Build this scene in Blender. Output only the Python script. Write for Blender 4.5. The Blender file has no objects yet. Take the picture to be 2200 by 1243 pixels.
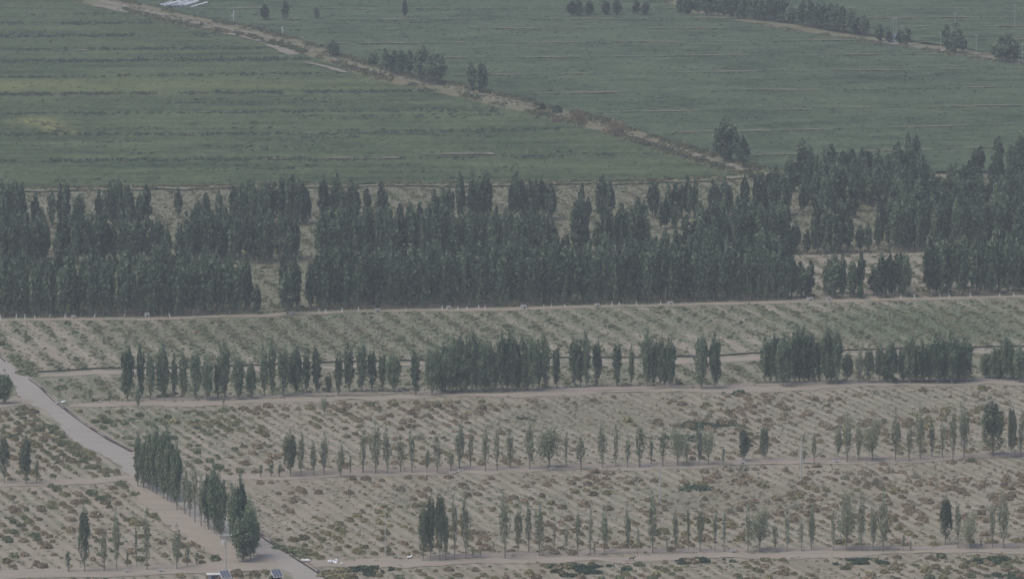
import bpy, math, random
import numpy as np

scene = bpy.context.scene
C = scene.collection
RNG = np.random.default_rng(11)
random.seed(5)

# ------------------------------------------------------------------ camera
CAM_H = 192.0
F_PX, CX, CY = 11000.0, 1100.0, 621.5
PITCH = math.radians(8.91)
cam_data = bpy.data.cameras.new('camera')
cam = bpy.data.objects.new('camera', cam_data)
C.objects.link(cam)
cam.location = (0, 0, CAM_H)
cam.rotation_euler = (math.radians(90) - PITCH, 0, 0)
cam_data.sensor_fit = 'HORIZONTAL'
cam_data.sensor_width = 36.0
cam_data.lens = 36.0 * F_PX / 2200.0
cam_data.clip_start = 1.0
cam_data.clip_end = 30000.0
scene.camera = cam

# ------------------------------------------------------------------ sky, sun, exposure
SUN_EL, SUN_AZ = math.radians(62), math.radians(238)     # azimuth clockwise from +Y: high on the left, a little behind the camera
world = bpy.data.worlds.new('World')
scene.world = world
world.use_nodes = True
nt = world.node_tree
nt.nodes.clear()
sky = nt.nodes.new('ShaderNodeTexSky')
sky.sky_type = 'NISHITA'
sky.sun_disc = False
sky.sun_elevation = SUN_EL
sky.sun_rotation = SUN_AZ
sky.air_density = 0.85
sky.dust_density = 8.0
sky.ozone_density = 1.0
sky.altitude = 1200
bgn = nt.nodes.new('ShaderNodeBackground')
bgn.inputs['Strength'].default_value = 0.12
wo = nt.nodes.new('ShaderNodeOutputWorld')
nt.links.new(sky.outputs[0], bgn.inputs[0])
nt.links.new(bgn.outputs[0], wo.inputs[0])

sun_data = bpy.data.lights.new('sun', 'SUN')
sun_data.energy = 1.5
sun_data.angle = math.radians(40)
sun_data.color = (1.0, 0.94, 0.84)
sun = bpy.data.objects.new('sun', sun_data)
C.objects.link(sun)
sun.location = (-200, -200, 600)
# lamp shines along its -Z; direction towards the sun:
_sx, _sy, _sz = math.sin(SUN_AZ) * math.cos(SUN_EL), math.cos(SUN_AZ) * math.cos(SUN_EL), math.sin(SUN_EL)
import mathutils
sun.rotation_euler = mathutils.Vector((_sx, _sy, _sz)).to_track_quat('Z', 'Y').to_euler()

vs = scene.view_settings
vs.view_transform = 'Standard'
vs.look = 'None'
vs.exposure = 0.13
vs.gamma = 1.0
vs.use_curve_mapping = False

scene.render.engine = 'CYCLES'
cy = scene.cycles
cy.max_bounces = 5
cy.diffuse_bounces = 3
cy.glossy_bounces = 1
cy.transmission_bounces = 1
cy.volume_bounces = 0
cy.transparent_max_bounces = 4
cy.caustics_reflective = False
cy.caustics_refractive = False
cy.use_denoising = True
try:
    cy.denoiser = 'OPENIMAGEDENOISE'
    cy.denoising_input_passes = 'RGB_ALBEDO_NORMAL'
except Exception:
    pass

# ------------------------------------------------------------------ the lie of the land
_ct, _st = math.cos(PITCH), math.sin(PITCH)
def G(px, py):
    """Point of the flat land (metres) that the photograph shows at px, py."""
    px = np.asarray(px, float); py = np.asarray(py, float)
    a = (px - CX) / F_PX
    b = (CY - py) / F_PX
    dy = _ct + b * _st
    dz = -_st + b * _ct
    t = CAM_H / -dz
    return a * t, dy * t
def S(py):
    """Photograph pixels per metre at ground row py."""
    b = (CY - py) / F_PX
    t = CAM_H / (_st - b * _ct)
    return F_PX / t
U = np.array([-0.339, 0.941]); V = np.array([0.941, 0.339])   # crop rows run along U, lie side by side along V

# ------------------------------------------------------------------ helpers
def noise2(x, y, scale, seed=0, octaves=3):
    """Smooth value noise in -1..1 (numpy)."""
    x = np.asarray(x, float) / scale; y = np.asarray(y, float) / scale
    out = np.zeros(np.broadcast(x, y).shape); amp = 1.0; tot = 0.0
    for o in range(octaves):
        xi = np.floor(x).astype(np.int64); yi = np.floor(y).astype(np.int64)
        fx = x - xi; fy = y - yi
        fx = fx * fx * (3 - 2 * fx); fy = fy * fy * (3 - 2 * fy)
        def h(a, b):
            n = (a * 374761393 + b * 668265263 + (seed + o * 17) * 1442695041) & 0xFFFFFFFF
            n = ((n ^ (n >> 13)) * 1274126177) & 0xFFFFFFFF
            return ((n ^ (n >> 16)) & 0xFFFF) / 32767.5 - 1.0
        v = (h(xi, yi) * (1 - fx) + h(xi + 1, yi) * fx) * (1 - fy) + (h(xi, yi + 1) * (1 - fx) + h(xi + 1, yi + 1) * fx) * fy
        out += v * amp; tot += amp; amp *= 0.55; x = x * 2.03 + 5.1; y = y * 2.03 + 1.7
    return out / tot

def mesh_np(name, verts, faces, mats=(), mat_index=None, smooth=False, tone=None):
    """faces: (n,4) or (n,3) int array, or list of such arrays."""
    verts = np.asarray(verts, np.float32).reshape(-1, 3)
    if not isinstance(faces, (list, tuple)):
        faces = [faces]
    me = bpy.data.meshes.new(name)
    me.vertices.add(len(verts)); me.vertices.foreach_set('co', verts.ravel())
    idx = np.concatenate([np.asarray(f, np.int32).ravel() for f in faces])
    tot = np.concatenate([np.full(len(f), np.asarray(f).shape[1], np.int32) for f in faces])
    st = np.concatenate([[0], np.cumsum(tot)[:-1]]).astype(np.int32)
    me.loops.add(len(idx)); me.loops.foreach_set('vertex_index', idx)
    me.polygons.add(len(tot)); me.polygons.foreach_set('loop_start', st)
    try:
        me.polygons.foreach_set('loop_total', tot)
    except Exception:
        pass
    if mat_index is not None:
        me.polygons.foreach_set('material_index', np.asarray(mat_index, np.int32))
    me.polygons.foreach_set('use_smooth', np.full(len(tot), smooth, bool))
    if tone is not None:
        at = me.attributes.new('tone', 'FLOAT', 'FACE')
        at.data.foreach_set('value', np.asarray(tone, np.float32))
    for m in mats:
        me.materials.append(m)
    me.update(calc_edges=True)
    return me

def obj(name, me, parent=None, loc=None):
    o = bpy.data.objects.new(name, me)
    C.objects.link(o)
    if parent is not None:
        o.parent = parent
    if loc is not None:
        o.location = loc
    return o
def tag(o, label=None, cat=None, group=None, kind=None):
    if label: o['label'] = label
    if cat: o['category'] = cat
    if group: o['group'] = group
    if kind: o['kind'] = kind
    return o
def empty(name, loc, rz=0.0, scale=None):
    o = bpy.data.objects.new(name, None)
    o.empty_display_size = 0.3
    C.objects.link(o)
    o.location = loc; o.rotation_euler = (0, 0, rz)
    if scale is not None: o.scale = scale
    return o

class MB:
    """collects boxes, tubes and quads for one mesh"""
    def __init__(s): s.v = []; s.f4 = []; s.f3 = []
    def box(s, c, d, rz=0.0, taper=1.0, tilt=0.0):
        n = len(s.v); hx, hy, hz = d[0] / 2, d[1] / 2, d[2] / 2
        cr, sr = math.cos(rz), math.sin(rz)
        for z in (-1, 1):
            k = taper if z > 0 else 1.0
            for x, y in ((-1, -1), (1, -1), (1, 1), (-1, 1)):
                px, py, pz = x * hx * k, y * hy * k, z * hz
                if tilt:
                    py, pz = py * math.cos(tilt) - pz * math.sin(tilt), py * math.sin(tilt) + pz * math.cos(tilt)
                s.v.append((c[0] + px * cr - py * sr, c[1] + px * sr + py * cr, c[2] + pz))
        for q in ((0, 3, 2, 1), (4, 5, 6, 7), (0, 1, 5, 4), (1, 2, 6, 5), (2, 3, 7, 6), (3, 0, 4, 7)):
            s.f4.append(tuple(n + i for i in q))
        return s
    def tube(s, pts, rad, seg=6, cap=True):
        pts = [np.array(p, float) for p in pts]; n0 = len(s.v); k = len(pts)
        if np.isscalar(rad): rad = [rad] * k
        for i, p in enumerate(pts):
            d = pts[min(i + 1, k - 1)] - pts[max(i - 1, 0)]
            d = d / (np.linalg.norm(d) + 1e-9)
            a = np.cross(d, (0, 0, 1.0) if abs(d[2]) < 0.9 else (1.0, 0, 0)); a /= np.linalg.norm(a)
            b = np.cross(d, a)
            for j in range(seg):
                t = 2 * math.pi * j / seg
                s.v.append(tuple(p + rad[i] * (a * math.cos(t) + b * math.sin(t))))
        for i in range(k - 1):
            for j in range(seg):
                s.f4.append((n0 + i * seg + j, n0 + i * seg + (j + 1) % seg, n0 + (i + 1) * seg + (j + 1) % seg, n0 + (i + 1) * seg + j))
        if cap:
            c0 = len(s.v); s.v.append(tuple(pts[0])); s.v.append(tuple(pts[-1]))
            for j in range(seg):
                s.f3.append((c0, n0 + (j + 1) % seg, n0 + j))
                s.f3.append((c0 + 1, n0 + (k - 1) * seg + j, n0 + (k - 1) * seg + (j + 1) % seg))
        return s
    def mesh(s, name, mat):
        fs = []
        if s.f4: fs.append(np.array(s.f4))
        if s.f3: fs.append(np.array(s.f3))
        return mesh_np(name, np.array(s.v), fs, [mat])
    def build(s, name, mat, parent=None, loc=None):
        return obj(name, s.mesh(name, mat), parent, loc)

# ------------------------------------------------------------------ materials
def newmat(name, rough=0.9):
    m = bpy.data.materials.new(name); m.use_nodes = True
    n = m.node_tree.nodes; n.clear()
    out = n.new('ShaderNodeOutputMaterial'); p = n.new('ShaderNodeBsdfPrincipled')
    p.inputs['Roughness'].default_value = rough
    p.inputs['Specular IOR Level'].default_value = 0.05
    m.node_tree.links.new(p.outputs[0], out.inputs[0])
    return m, n, m.node_tree.links, p
def plain(name, col, rough=0.8, var=0.12, scale=3.0, spec=0.2, metal=0.0):
    m, n, l, p = newmat(name, rough)
    p.inputs['Specular IOR Level'].default_value = spec
    p.inputs['Metallic'].default_value = metal
    tc = n.new('ShaderNodeTexCoord'); ns = n.new('ShaderNodeTexNoise'); ns.inputs['Scale'].default_value = scale; ns.inputs['Detail'].default_value = 5
    l.new(tc.outputs['Object'], ns.inputs['Vector'])
    r = n.new('ShaderNodeValToRGB')
    r.color_ramp.elements[0].position = 0.3; r.color_ramp.elements[1].position = 0.72
    r.color_ramp.elements[0].color = [c * (1 - var) for c in col] + [1]
    r.color_ramp.elements[1].color = [min(1, c * (1 + var)) for c in col] + [1]
    l.new(ns.outputs['Fac'], r.inputs[0]); l.new(r.outputs[0], p.inputs['Base Color'])
    return m
def nz(n, l, vec, scale, detail=6, rough=0.6):
    t = n.new('ShaderNodeTexNoise'); t.inputs['Scale'].default_value = scale
    t.inputs['Detail'].default_value = detail; t.inputs['Roughness'].default_value = rough
    l.new(vec, t.inputs['Vector']); return t.outputs['Fac']
def ramp(n, l, fac, stops):
    r = n.new('ShaderNodeValToRGB'); e = r.color_ramp.elements
    while len(e) < len(stops): e.new(0.5)
    for i, (p, c) in enumerate(stops):
        e[i].position = p; e[i].color = (c[0], c[1], c[2], 1) if not np.isscalar(c) else (c, c, c, 1)
    l.new(fac, r.inputs[0]); return r.outputs[0]
def mix(n, l, fac, a, b, mode='MIX'):
    x = n.new('ShaderNodeMix'); x.data_type = 'RGBA'; x.blend_type = mode
    if np.isscalar(fac): x.inputs[0].default_value = fac
    else: l.new(fac, x.inputs[0])
    for s, v in ((6, a), (7, b)):
        if isinstance(v, (tuple, list)): x.inputs[s].default_value = (v[0], v[1], v[2], 1)
        else: l.new(v, x.inputs[s])
    return x.outputs[2]
def mathn(n, l, op, a, b=None):
    x = n.new('ShaderNodeMath'); x.operation = op
    for i, v in enumerate((a, b)):
        if v is None: continue
        if np.isscalar(v): x.inputs[i].default_value = v
        else: l.new(v, x.inputs[i])
    return x.outputs[0]
def geo_pos(n): return n.new('ShaderNodeNewGeometry').outputs['Position']
def attr(n, name):
    a = n.new('ShaderNodeAttribute'); a.attribute_name = name; return a.outputs['Fac']
def mapping(n, l, vec, scale, rotz=0.0):
    m = n.new('ShaderNodeMapping'); m.inputs['Scale'].default_value = scale; m.inputs['Rotation'].default_value = (0, 0, rotz)
    l.new(vec, m.inputs['Vector']); return m.outputs[0]

ROWROT = math.atan2(0.339, 0.941)     # brings V onto +X when the vector is turned by -ROWROT
def row_coords(n, l, vec, sx, sy):
    """row-aligned coordinates: x across the rows, y along them, then scaled"""
    r = n.new('ShaderNodeVectorRotate'); r.rotation_type = 'Z_AXIS'; r.inputs['Angle'].default_value = -ROWROT
    l.new(vec, r.inputs['Vector'])
    return mapping(n, l, r.outputs[0], (sx, sy, 1))

SAND = (0.40, 0.345, 0.305)
def ground_material():
    m, n, l, p = newmat('sandy_ground', 0.95)
    pos = geo_pos(n)
    big = nz(n, l, pos, 0.018, 4); mid = nz(n, l, pos, 0.11, 5); fine = nz(n, l, pos, 0.9, 6, 0.7)
    sand = ramp(n, l, mid, [(0.30, (0.285, 0.250, 0.196)), (0.55, (0.350, 0.311, 0.250)), (0.75, (0.408, 0.367, 0.300))])
    sand = mix(n, l, ramp(n, l, fine, [(0.35, 0.0), (0.7, 0.45)]), sand, (0.29, 0.255, 0.22))
    # litter and low dry weeds, streaked along the rows
    rc = row_coords(n, l, pos, 0.55, 0.05)
    streak = nz(n, l, rc, 1.0, 4, 0.6)
    cov = attr(n, 'cover')
    a = mathn(n, l, 'ADD', mathn(n, l, 'MULTIPLY', streak, 1.1), mathn(n, l, 'MULTIPLY', fine, 0.55))
    a = mathn(n, l, 'ADD', a, cov)
    def furrow(ang, period):
        r = n.new('ShaderNodeVectorRotate'); r.rotation_type = 'Z_AXIS'; r.inputs['Angle'].default_value = -ang; l.new(pos, r.inputs['Vector'])
        sx = n.new('ShaderNodeSeparateXYZ'); l.new(r.outputs[0], sx.inputs[0])
        wob = mathn(n, l, 'MULTIPLY', mathn(n, l, 'SUBTRACT', mid, 0.5), 2.2)
        return mathn(n, l, 'COSINE', mathn(n, l, 'ADD', mathn(n, l, 'MULTIPLY', sx.outputs[0], 2 * math.pi / period), wob))
    z3 = attr(n, 'inner')
    fw = n.new('ShaderNodeMix'); fw.data_type = 'FLOAT'; l.new(z3, fw.inputs[0]); l.new(furrow(ROWROT, 2.6), fw.inputs[2]); l.new(furrow(math.atan2(0.2439, 0.9698), 5.8), fw.inputs[3])
    amp = mathn(n, l, 'MULTIPLY', ramp(n, l, big, [(0.35, 0.4), (0.6, 1.0)]), 0.22)
    a = mathn(n, l, 'ADD', a, mathn(n, l, 'MULTIPLY', fw.outputs[0], amp))
    fac = ramp(n, l, a, [(0.68, 0.0), (0.98, 0.85)])
    dry = ramp(n, l, big, [(0.35, (0.24, 0.215, 0.165)), (0.6, (0.215, 0.215, 0.16))])
    grn = ramp(n, l, fine, [(0.35, (0.095, 0.135, 0.085)), (0.7, (0.165, 0.20, 0.125))])
    veg = mix(n, l, attr(n, 'green'), dry, grn)
    col = mix(n, l, fac, sand, veg)
    l.new(col, p.inputs['Base Color'])
    return m
def track_material(name, col, var=0.10):
    m, n, l, p = newmat(name, 0.95)
    pos = geo_pos(n)
    a = nz(n, l, mapping(n, l, pos, (0.12, 0.5, 1), math.radians(-7)), 1.0, 6, 0.65)
    b = nz(n, l, pos, 1.3, 5, 0.7)
    c1 = ramp(n, l, a, [(0.3, [c * (1 - 1.6 * var) for c in col]), (0.55, col), (0.8, [c * (1 + var) for c in col])])
    c2 = mix(n, l, ramp(n, l, b, [(0.45, 0.0), (0.8, 0.5)]), c1, [c * 0.72 for c in col])
    l.new(c2, p.inputs['Base Color'])
    return m
def crop_material(name, lo, hi, yellow, line_x, line_scale):
    m, n, l, p = newmat(name, 0.9)
    p.inputs['Specular IOR Level'].default_value = 0.0
    pos = geo_pos(n)
    st = nz(n, l, mapping(n, l, pos, (line_x, line_scale, 1), math.radians(-6)), 1.0, 6, 0.65)
    fine = nz(n, l, mapping(n, l, pos, (0.5, 0.22, 1)), 1.0, 5, 0.75)
    big = nz(n, l, pos, 0.012, 4)
    a = mathn(n, l, 'ADD', mathn(n, l, 'MULTIPLY', st, 0.52), mathn(n, l, 'MULTIPLY', fine, 0.48))
    col = ramp(n, l, a, [(0.40, lo), (0.61, hi)])
    col = mix(n, l, ramp(n, l, big, [(0.45, 0.0), (0.75, 0.35)]), col, [h * 1.15 for h in hi])
    col = mix(n, l, attr(n, 'yellow'), col, yellow)
    # thin soil showing between plants
    soil = mathn(n, l, 'MULTIPLY', ramp(n, l, nz(n, l, pos, 0.3, 6, 0.75), [(0.62, 0.0), (0.75, 0.5)]), 0.8)
    col = mix(n, l, soil, col, (0.23, 0.21, 0.16))
    l.new(col, p.inputs['Base Color'])
    return m
def leaf_material(name, dark, light, hue_jit=0.4, trans=0.30):
    m = bpy.data.materials.new(name); m.use_nodes = True
    n = m.node_tree.nodes; l = m.node_tree.links; n.clear()
    out = n.new('ShaderNodeOutputMaterial')
    oi = n.new('ShaderNodeObjectInfo').outputs['Random']
    t = attr(n, 'tone')
    f = mathn(n, l, 'ADD', mathn(n, l, 'MULTIPLY', t, 1.0 - hue_jit), mathn(n, l, 'MULTIPLY', oi, hue_jit))
    col = ramp(n, l, f, [(0.1, dark), (0.9, light)])
    d = n.new('ShaderNodeBsdfDiffuse'); tr = n.new('ShaderNodeBsdfTranslucent'); mx = n.new('ShaderNodeMixShader')
    l.new(col, d.inputs['Color']); l.new(col, tr.inputs['Color']); mx.inputs[0].default_value = trans
    l.new(d.outputs[0], mx.inputs[1]); l.new(tr.outputs[0], mx.inputs[2]); l.new(mx.outputs[0], out.inputs[0])
    return m
M = {}
M['ground'] = ground_material()
M['track'] = track_material('sandy_track', (0.358, 0.316, 0.266))
M['road'] = track_material('dusty_road', (0.365, 0.340, 0.312), 0.08)
M['verge'] = track_material('weedy_verge', (0.215, 0.205, 0.135), 0.2)
M['farm_road'] = track_material('farm_road', (0.30, 0.275, 0.232), 0.2)
M['bund'] = track_material('field_bund', (0.25, 0.245, 0.175), 0.25)
M['crop_l'] = crop_material('green_crop', (0.034, 0.055, 0.032), (0.130, 0.165, 0.092), (0.24, 0.25, 0.11), 0.022, 0.13)
M['crop_r'] = crop_material('dense_green_crop', (0.036, 0.062, 0.040), (0.125, 0.162, 0.102), (0.20, 0.21, 0.125), 0.06, 0.12)
M['leaf_young'] = leaf_material('young_poplar_leaves', (0.215, 0.245, 0.165), (0.52, 0.555, 0.40))
M['leaf_poplar'] = leaf_material('poplar_leaves', (0.065, 0.105, 0.07), (0.38, 0.455, 0.31))
M['leaf_far'] = leaf_material('dark_poplar_leaves', (0.033, 0.058, 0.040), (0.32, 0.39, 0.265))
M['leaf_dusty'] = leaf_material('dusty_leaves', (0.10, 0.13, 0.09), (0.31, 0.35, 0.245))
M['bark'] = plain('pale_bark', (0.25, 0.225, 0.19), 0.9, 0.2, 2.0)
M['shrub_brown'] = leaf_material('dry_brown_shrub', (0.235, 0.192, 0.135), (0.50, 0.42, 0.305), 0.45, 0.08)
M['shrub_olive'] = leaf_material('olive_shrub', (0.21, 0.195, 0.115), (0.46, 0.425, 0.255), 0.45, 0.08)
M['shrub_green'] = leaf_material('green_shrub', (0.125, 0.145, 0.088), (0.34, 0.365, 0.23), 0.45, 0.08)
M['shrub_grey'] = leaf_material('grey_weeds', (0.25, 0.24, 0.18), (0.47, 0.44, 0.35), 0.45, 0.08)
M['patch'] = leaf_material('creeping_leaves', (0.045, 0.075, 0.055), (0.17, 0.22, 0.155), 0.3)
M['weed_dark'] = leaf_material('dark_weeds', (0.065, 0.088, 0.066), (0.19, 0.22, 0.16), 0.4)
M['twig'] = plain('dry_twigs', (0.15, 0.125, 0.095), 0.9, 0.2, 4.0)
M['concrete'] = plain('concrete', (0.52, 0.51, 0.50), 0.85, 0.12, 2.5)
M['pale'] = plain('white_concrete', (0.70, 0.69, 0.67), 0.8, 0.1, 2.0)
M['black'] = plain('black_pipe', (0.035, 0.033, 0.032), 0.6, 0.2, 0.5)
M['shade_and_gate'] = plain('channel_shade_and_gate', (0.055, 0.05, 0.047), 0.8, 0.2, 0.8)  # shade in the concrete channels painted as dark colour; also the outlet gates
M['steel'] = plain('galvanised_steel', (0.55, 0.56, 0.58), 0.5, 0.1, 3.0, 0.5)
M['porcelain'] = plain('white_insulator', (0.75, 0.75, 0.74), 0.3, 0.05, 5.0, 0.5)
M['panel'] = plain('solar_cells', (0.10, 0.115, 0.16), 0.25, 0.15, 6.0, 0.5)
M['film'] = plain('white_plastic_film', (0.80, 0.82, 0.84), 0.4, 0.06, 0.8, 0.4)
M['film_grey'] = plain('grey_plastic_film', (0.46, 0.48, 0.52), 0.5, 0.1, 0.8, 0.4)
M['blue_roof'] = plain('blue_sheet_roof', (0.20, 0.28, 0.44), 0.5, 0.1, 2.0, 0.4)
M['white_wall'] = plain('white_wall', (0.70, 0.70, 0.69), 0.85, 0.08, 2.0)
M['dark_hole'] = plain('dark_glass', (0.03, 0.035, 0.04), 0.3, 0.2, 2.0, 0.5)
M['fur'] = plain('dark_fur', (0.055, 0.045, 0.042), 0.9, 0.3, 8.0)
M['soil_bank'] = track_material('soil_bank', (0.33, 0.285, 0.255), 0.12)

# ------------------------------------------------------------------ setting: ground and fields
def interp(poly, x):
    xs = [p[0] for p in poly]; ys = [p[1] for p in poly]
    return np.interp(x, xs, ys)
# picture rows of the things that cross the frame from side to side
T1 = [(560, 1218), (740, 1212), (1000, 1207), (1300, 1201), (1700, 1191), (2200, 1182), (2600, 1174)]
T2 = [(330, 1034), (530, 1026), (800, 1019), (1300, 1005), (1700, 995), (2200, 978), (2600, 965)]
T3 = [(150, 872), (250, 869), (500, 864), (700, 857), (1100, 845), (1500, 838), (1750, 830), (2200, 820), (2600, 811)]
T4 = [(-300, 692), (0, 686), (370, 683), (740, 668), (1100, 662), (1500, 652), (2200, 636), (2600, 627)]
B5 = [(-300, 576), (0, 572), (640, 567), (1100, 560), (1700, 549), (2200, 537), (2600, 527)]
B6 = [(-300, 496), (0, 493), (670, 486), (1100, 479), (1500, 471), (1700, 468), (2200, 455), (2600, 447)]
EDGE = [(-400, 416), (0, 412), (300, 409), (550, 404), (900, 401), (1350, 396), (1560, 388), (1640, 378), (1720, 388), (2000, 382), (2200, 374), (2700, 360)]
ROAD = [(-120, 700), (-40, 757), (0, 788), (45, 820), (123, 886), (202, 948), (279, 998), (420, 1089), (572, 1183), (640, 1222), (700, 1257), (830, 1330)]
UPROAD = [(60, -40), (215, 1), (330, 28), (400, 45), (470, 58), (560, 76), (640, 99), (720, 127), (800, 153), (900, 178), (1000, 198), (1080, 217), (1180, 241), (1280, 266), (1370, 295), (1450, 322), (1530, 345), (1620, 370), (1700, 387), (1780, 410)]

def inv_rows(x, y):
    """picture coordinates of a ground point"""
    zc = y * _ct + CAM_H * _st
    yc = y * _st - CAM_H * _ct
    return CX + F_PX * x / zc, CY - F_PX * yc / zc

def grid(name, x0, x1, y0, y1, dx, dy, zfun, mat, attrs, keep=None):
    xs = np.arange(x0, x1 + 1e-6, dx); ys = np.arange(y0, y1 + 1e-6, dy)
    X, Y = np.meshgrid(xs, ys)
    px, py = inv_rows(X, Y)
    Z = zfun(X, Y, px, py)
    nx, ny = len(xs), len(ys)
    idx = np.arange(nx * ny).reshape(ny, nx)
    f = np.stack([idx[:-1, :-1], idx[:-1, 1:], idx[1:, 1:], idx[1:, :-1]], -1).reshape(-1, 4)
    if keep is not None:
        K = keep(px, py)
        kf = (K[:-1, :-1] & K[:-1, 1:] & K[1:, 1:] & K[1:, :-1]).ravel()
        f = f[kf]
    verts = np.stack([X, Y, Z], -1).reshape(-1, 3)
    # drop unused vertices
    used = np.zeros(len(verts), bool); used[f.ravel()] = True
    remap = np.cumsum(used) - 1
    me = mesh_np(name, verts[used], remap[f], [mat], smooth=True)
    for an, fn in attrs.items():
        a = me.attributes.new(an, 'FLOAT', 'POINT')
        a.data.foreach_set('value', np.asarray(np.clip(fn(X, Y, px, py), -1, 2), np.float32).ravel()[used])
    return obj(name, me)

def blob(px, py, cx, cy, rx, ry):
    return np.exp(-(((px - cx) / rx) ** 2 + ((py - cy) / ry) ** 2))
def cover_density(px, py):
    """how thickly low weeds cover the sandy strips (-0.4 bare .. 0.3 covered)"""
    d = np.full(np.shape(px), -0.05)
    s3 = (py > interp(T4, px) - 2) & (py < interp(T3, px))
    d = np.where(s3, 0.09 + 0.36 * blob(px, py, 640, 715, 430, 42) + 0.55 * blob(px, py, 1985, 692, 170, 24) + 0.25 * blob(px, py, 2050, 725, 150, 20) + 0.12 * blob(px, py, 1500, 690, 300, 40) - 0.22 * blob(px, py, 100, 740, 140, 40) - 0.12 * blob(px, py, 1450, 735, 260, 25), d)
    d = np.where(s3 & (py > interp([(0, 800), (2200, 755)], px)), d + 0.08, d)
    s2 = (py > interp(T3, px)) & (py < interp(T2, px))
    d = np.where(s2, -0.02 + 0.26 * blob(px, py, 1280, 895, 230, 42) + 0.20 * blob(px, py, 330, 900, 160, 40) + 0.10 * blob(px, py, 2000, 900, 160, 60), d)
    s1 = (py > interp(T2, px)) & (py < interp(T1, px))
    d = np.where(s1, -0.02 + 0.18 * blob(px, py, 1550, 1070, 300, 40) + 0.12 * blob(px, py, 900, 1080, 150, 60), d)
    d = np.where(py > interp(T1, px) + 4, 0.0, d)
    wood = py < interp(T4, px) - 2
    d = np.where(wood, 0.38, d)
    d = np.where(wood & (px > 1690) & (py > 548), 0.02, d)
    return d
def green_density(px, py):
    g = np.full(np.shape(px), 0.15)
    s3 = (py > interp(T4, px) - 2) & (py < interp(T3, px))
    g = np.where(s3, 0.55 + 0.6 * blob(px, py, 1990, 695, 240, 40), g)
    s2 = (py > interp(T3, px)) & (py < interp(T2, px))
    g = np.where(s2, 0.15 + 0.5 * blob(px, py, 330, 910, 130, 40), g)
    g = np.where(py < interp(T4, px) - 2, 0.35, g)
    return g
def ground_z(X, Y, px, py):
    z = 0.05 + 0.09 * noise2(X, Y, 9.0, 3) + 0.05 * noise2(X, Y, 2.2, 4, 2)
    s = X * V[0] + Y * V[1]
    z = z + 0.06 * np.cos(2 * math.pi * s / 3.0) * (0.6 + 0.4 * noise2(X, Y, 25, 8))
    return np.maximum(z, 0.02) * 0.6

base = MB()
ground_base = obj('plain', mesh_np('plain', np.array([(-6000, -6000, -0.25), (6000, -6000, -0.25), (6000, 6000, -0.25), (-6000, 6000, -0.25)]), np.array([(0, 1, 2, 3)]), [M['verge']]))
tag(ground_base, kind='structure')
ground = grid('ground', -150, 175, 860, 1440, 0.75, 1.0, ground_z, M['ground'],
              {'cover': lambda X, Y, px, py: cover_density(px, py) + 0.10 * noise2(X, Y, 14, 21), 'green': lambda X, Y, px, py: green_density(px, py) + 0.25 * noise2(X, Y, 20, 22), 'inner': lambda X, Y, px, py: (py < interp(T3, px)) * 1.0},
              keep=lambda px, py: (py > interp(EDGE, px) - 6) & (px > -140) & (px < 2340))
tag(ground, kind='structure')

def up_y(px):   # the upper farm road as a picture row
    return interp(UPROAD, px)
RR = [(1380, -30), (1480, 28), (1600, 45), (1720, 66), (1865, 86), (1960, 100), (2080, 118), (2200, 138), (2400, 175)]  # tree row at the far right
def crop_z_l(X, Y, px, py):
    return 0.35 + 0.22 * noise2(X, Y * 0.5, 2.6, 31, 3) + 0.12 * noise2(X, Y, 11, 32)
def crop_z_r(X, Y, px, py):
    return 0.40 + 0.30 * noise2(X, Y * 0.8, 2.4, 41, 3) + 0.10 * noise2(X, Y, 12, 42)
def yellow_l(X, Y, px, py):
    band = np.exp(-((py - 185 - (px - 300) * 0.0) / 14.0) ** 2) * np.clip(1.2 - px / 900, 0, 1)
    pile = 1.3 * np.maximum(blob(px, py, 80, 264, 45, 9), np.maximum(blob(px, py, 115, 275, 32, 10), blob(px, py, 140, 286, 30, 5))) * (0.75 + 0.4 * noise2(X, Y, 7, 53))
    return 0.75 * band * (0.6 + 0.5 * noise2(X, Y, 9, 51)) + pile + 0.12 * np.clip(noise2(X, Y, 18, 52), 0, 1)
def yellow_r(X, Y, px, py):
    return 0.16 * np.clip(noise2(X, Y, 16, 61), 0, 1)
crop_left = grid('crop_field', -255, 110, 1395, 2120, 0.8, 1.25, crop_z_l, M['crop_l'], {'yellow': yellow_l},
                 keep=lambda px, py: (py < interp(EDGE, px) - 6) & (py > up_y(px) + 15 + 4 * noise2(px, py, 60, 5, 3)) & (px > -170) & (px < 1660))
tag(crop_left, kind='structure')
crop_right = grid('crop_field', -215, 300, 1395, 2120, 0.8, 1.25, crop_z_r, M['crop_r'], {'yellow': yellow_r},
                  keep=lambda px, py: (py < interp(EDGE, px) - 6) & (py < up_y(px) - 12 + 3 * noise2(px, py, 60, 6, 3)) & (py > interp(RR, px) + 3) & (px > 200) & (px < 2360) & ~((px > 1640) & (py > 372)))
tag(crop_right, kind='structure')
crop_far = grid('crop_field', -60, 330, 1690, 2350, 1.2, 1.8, crop_z_r, M['crop_r'], {'yellow': yellow_r},
                keep=lambda px, py: (py < interp(RR, px) - 9) & (px > 1300) & (px < 2360))
tag(crop_far, kind='structure')

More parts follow.
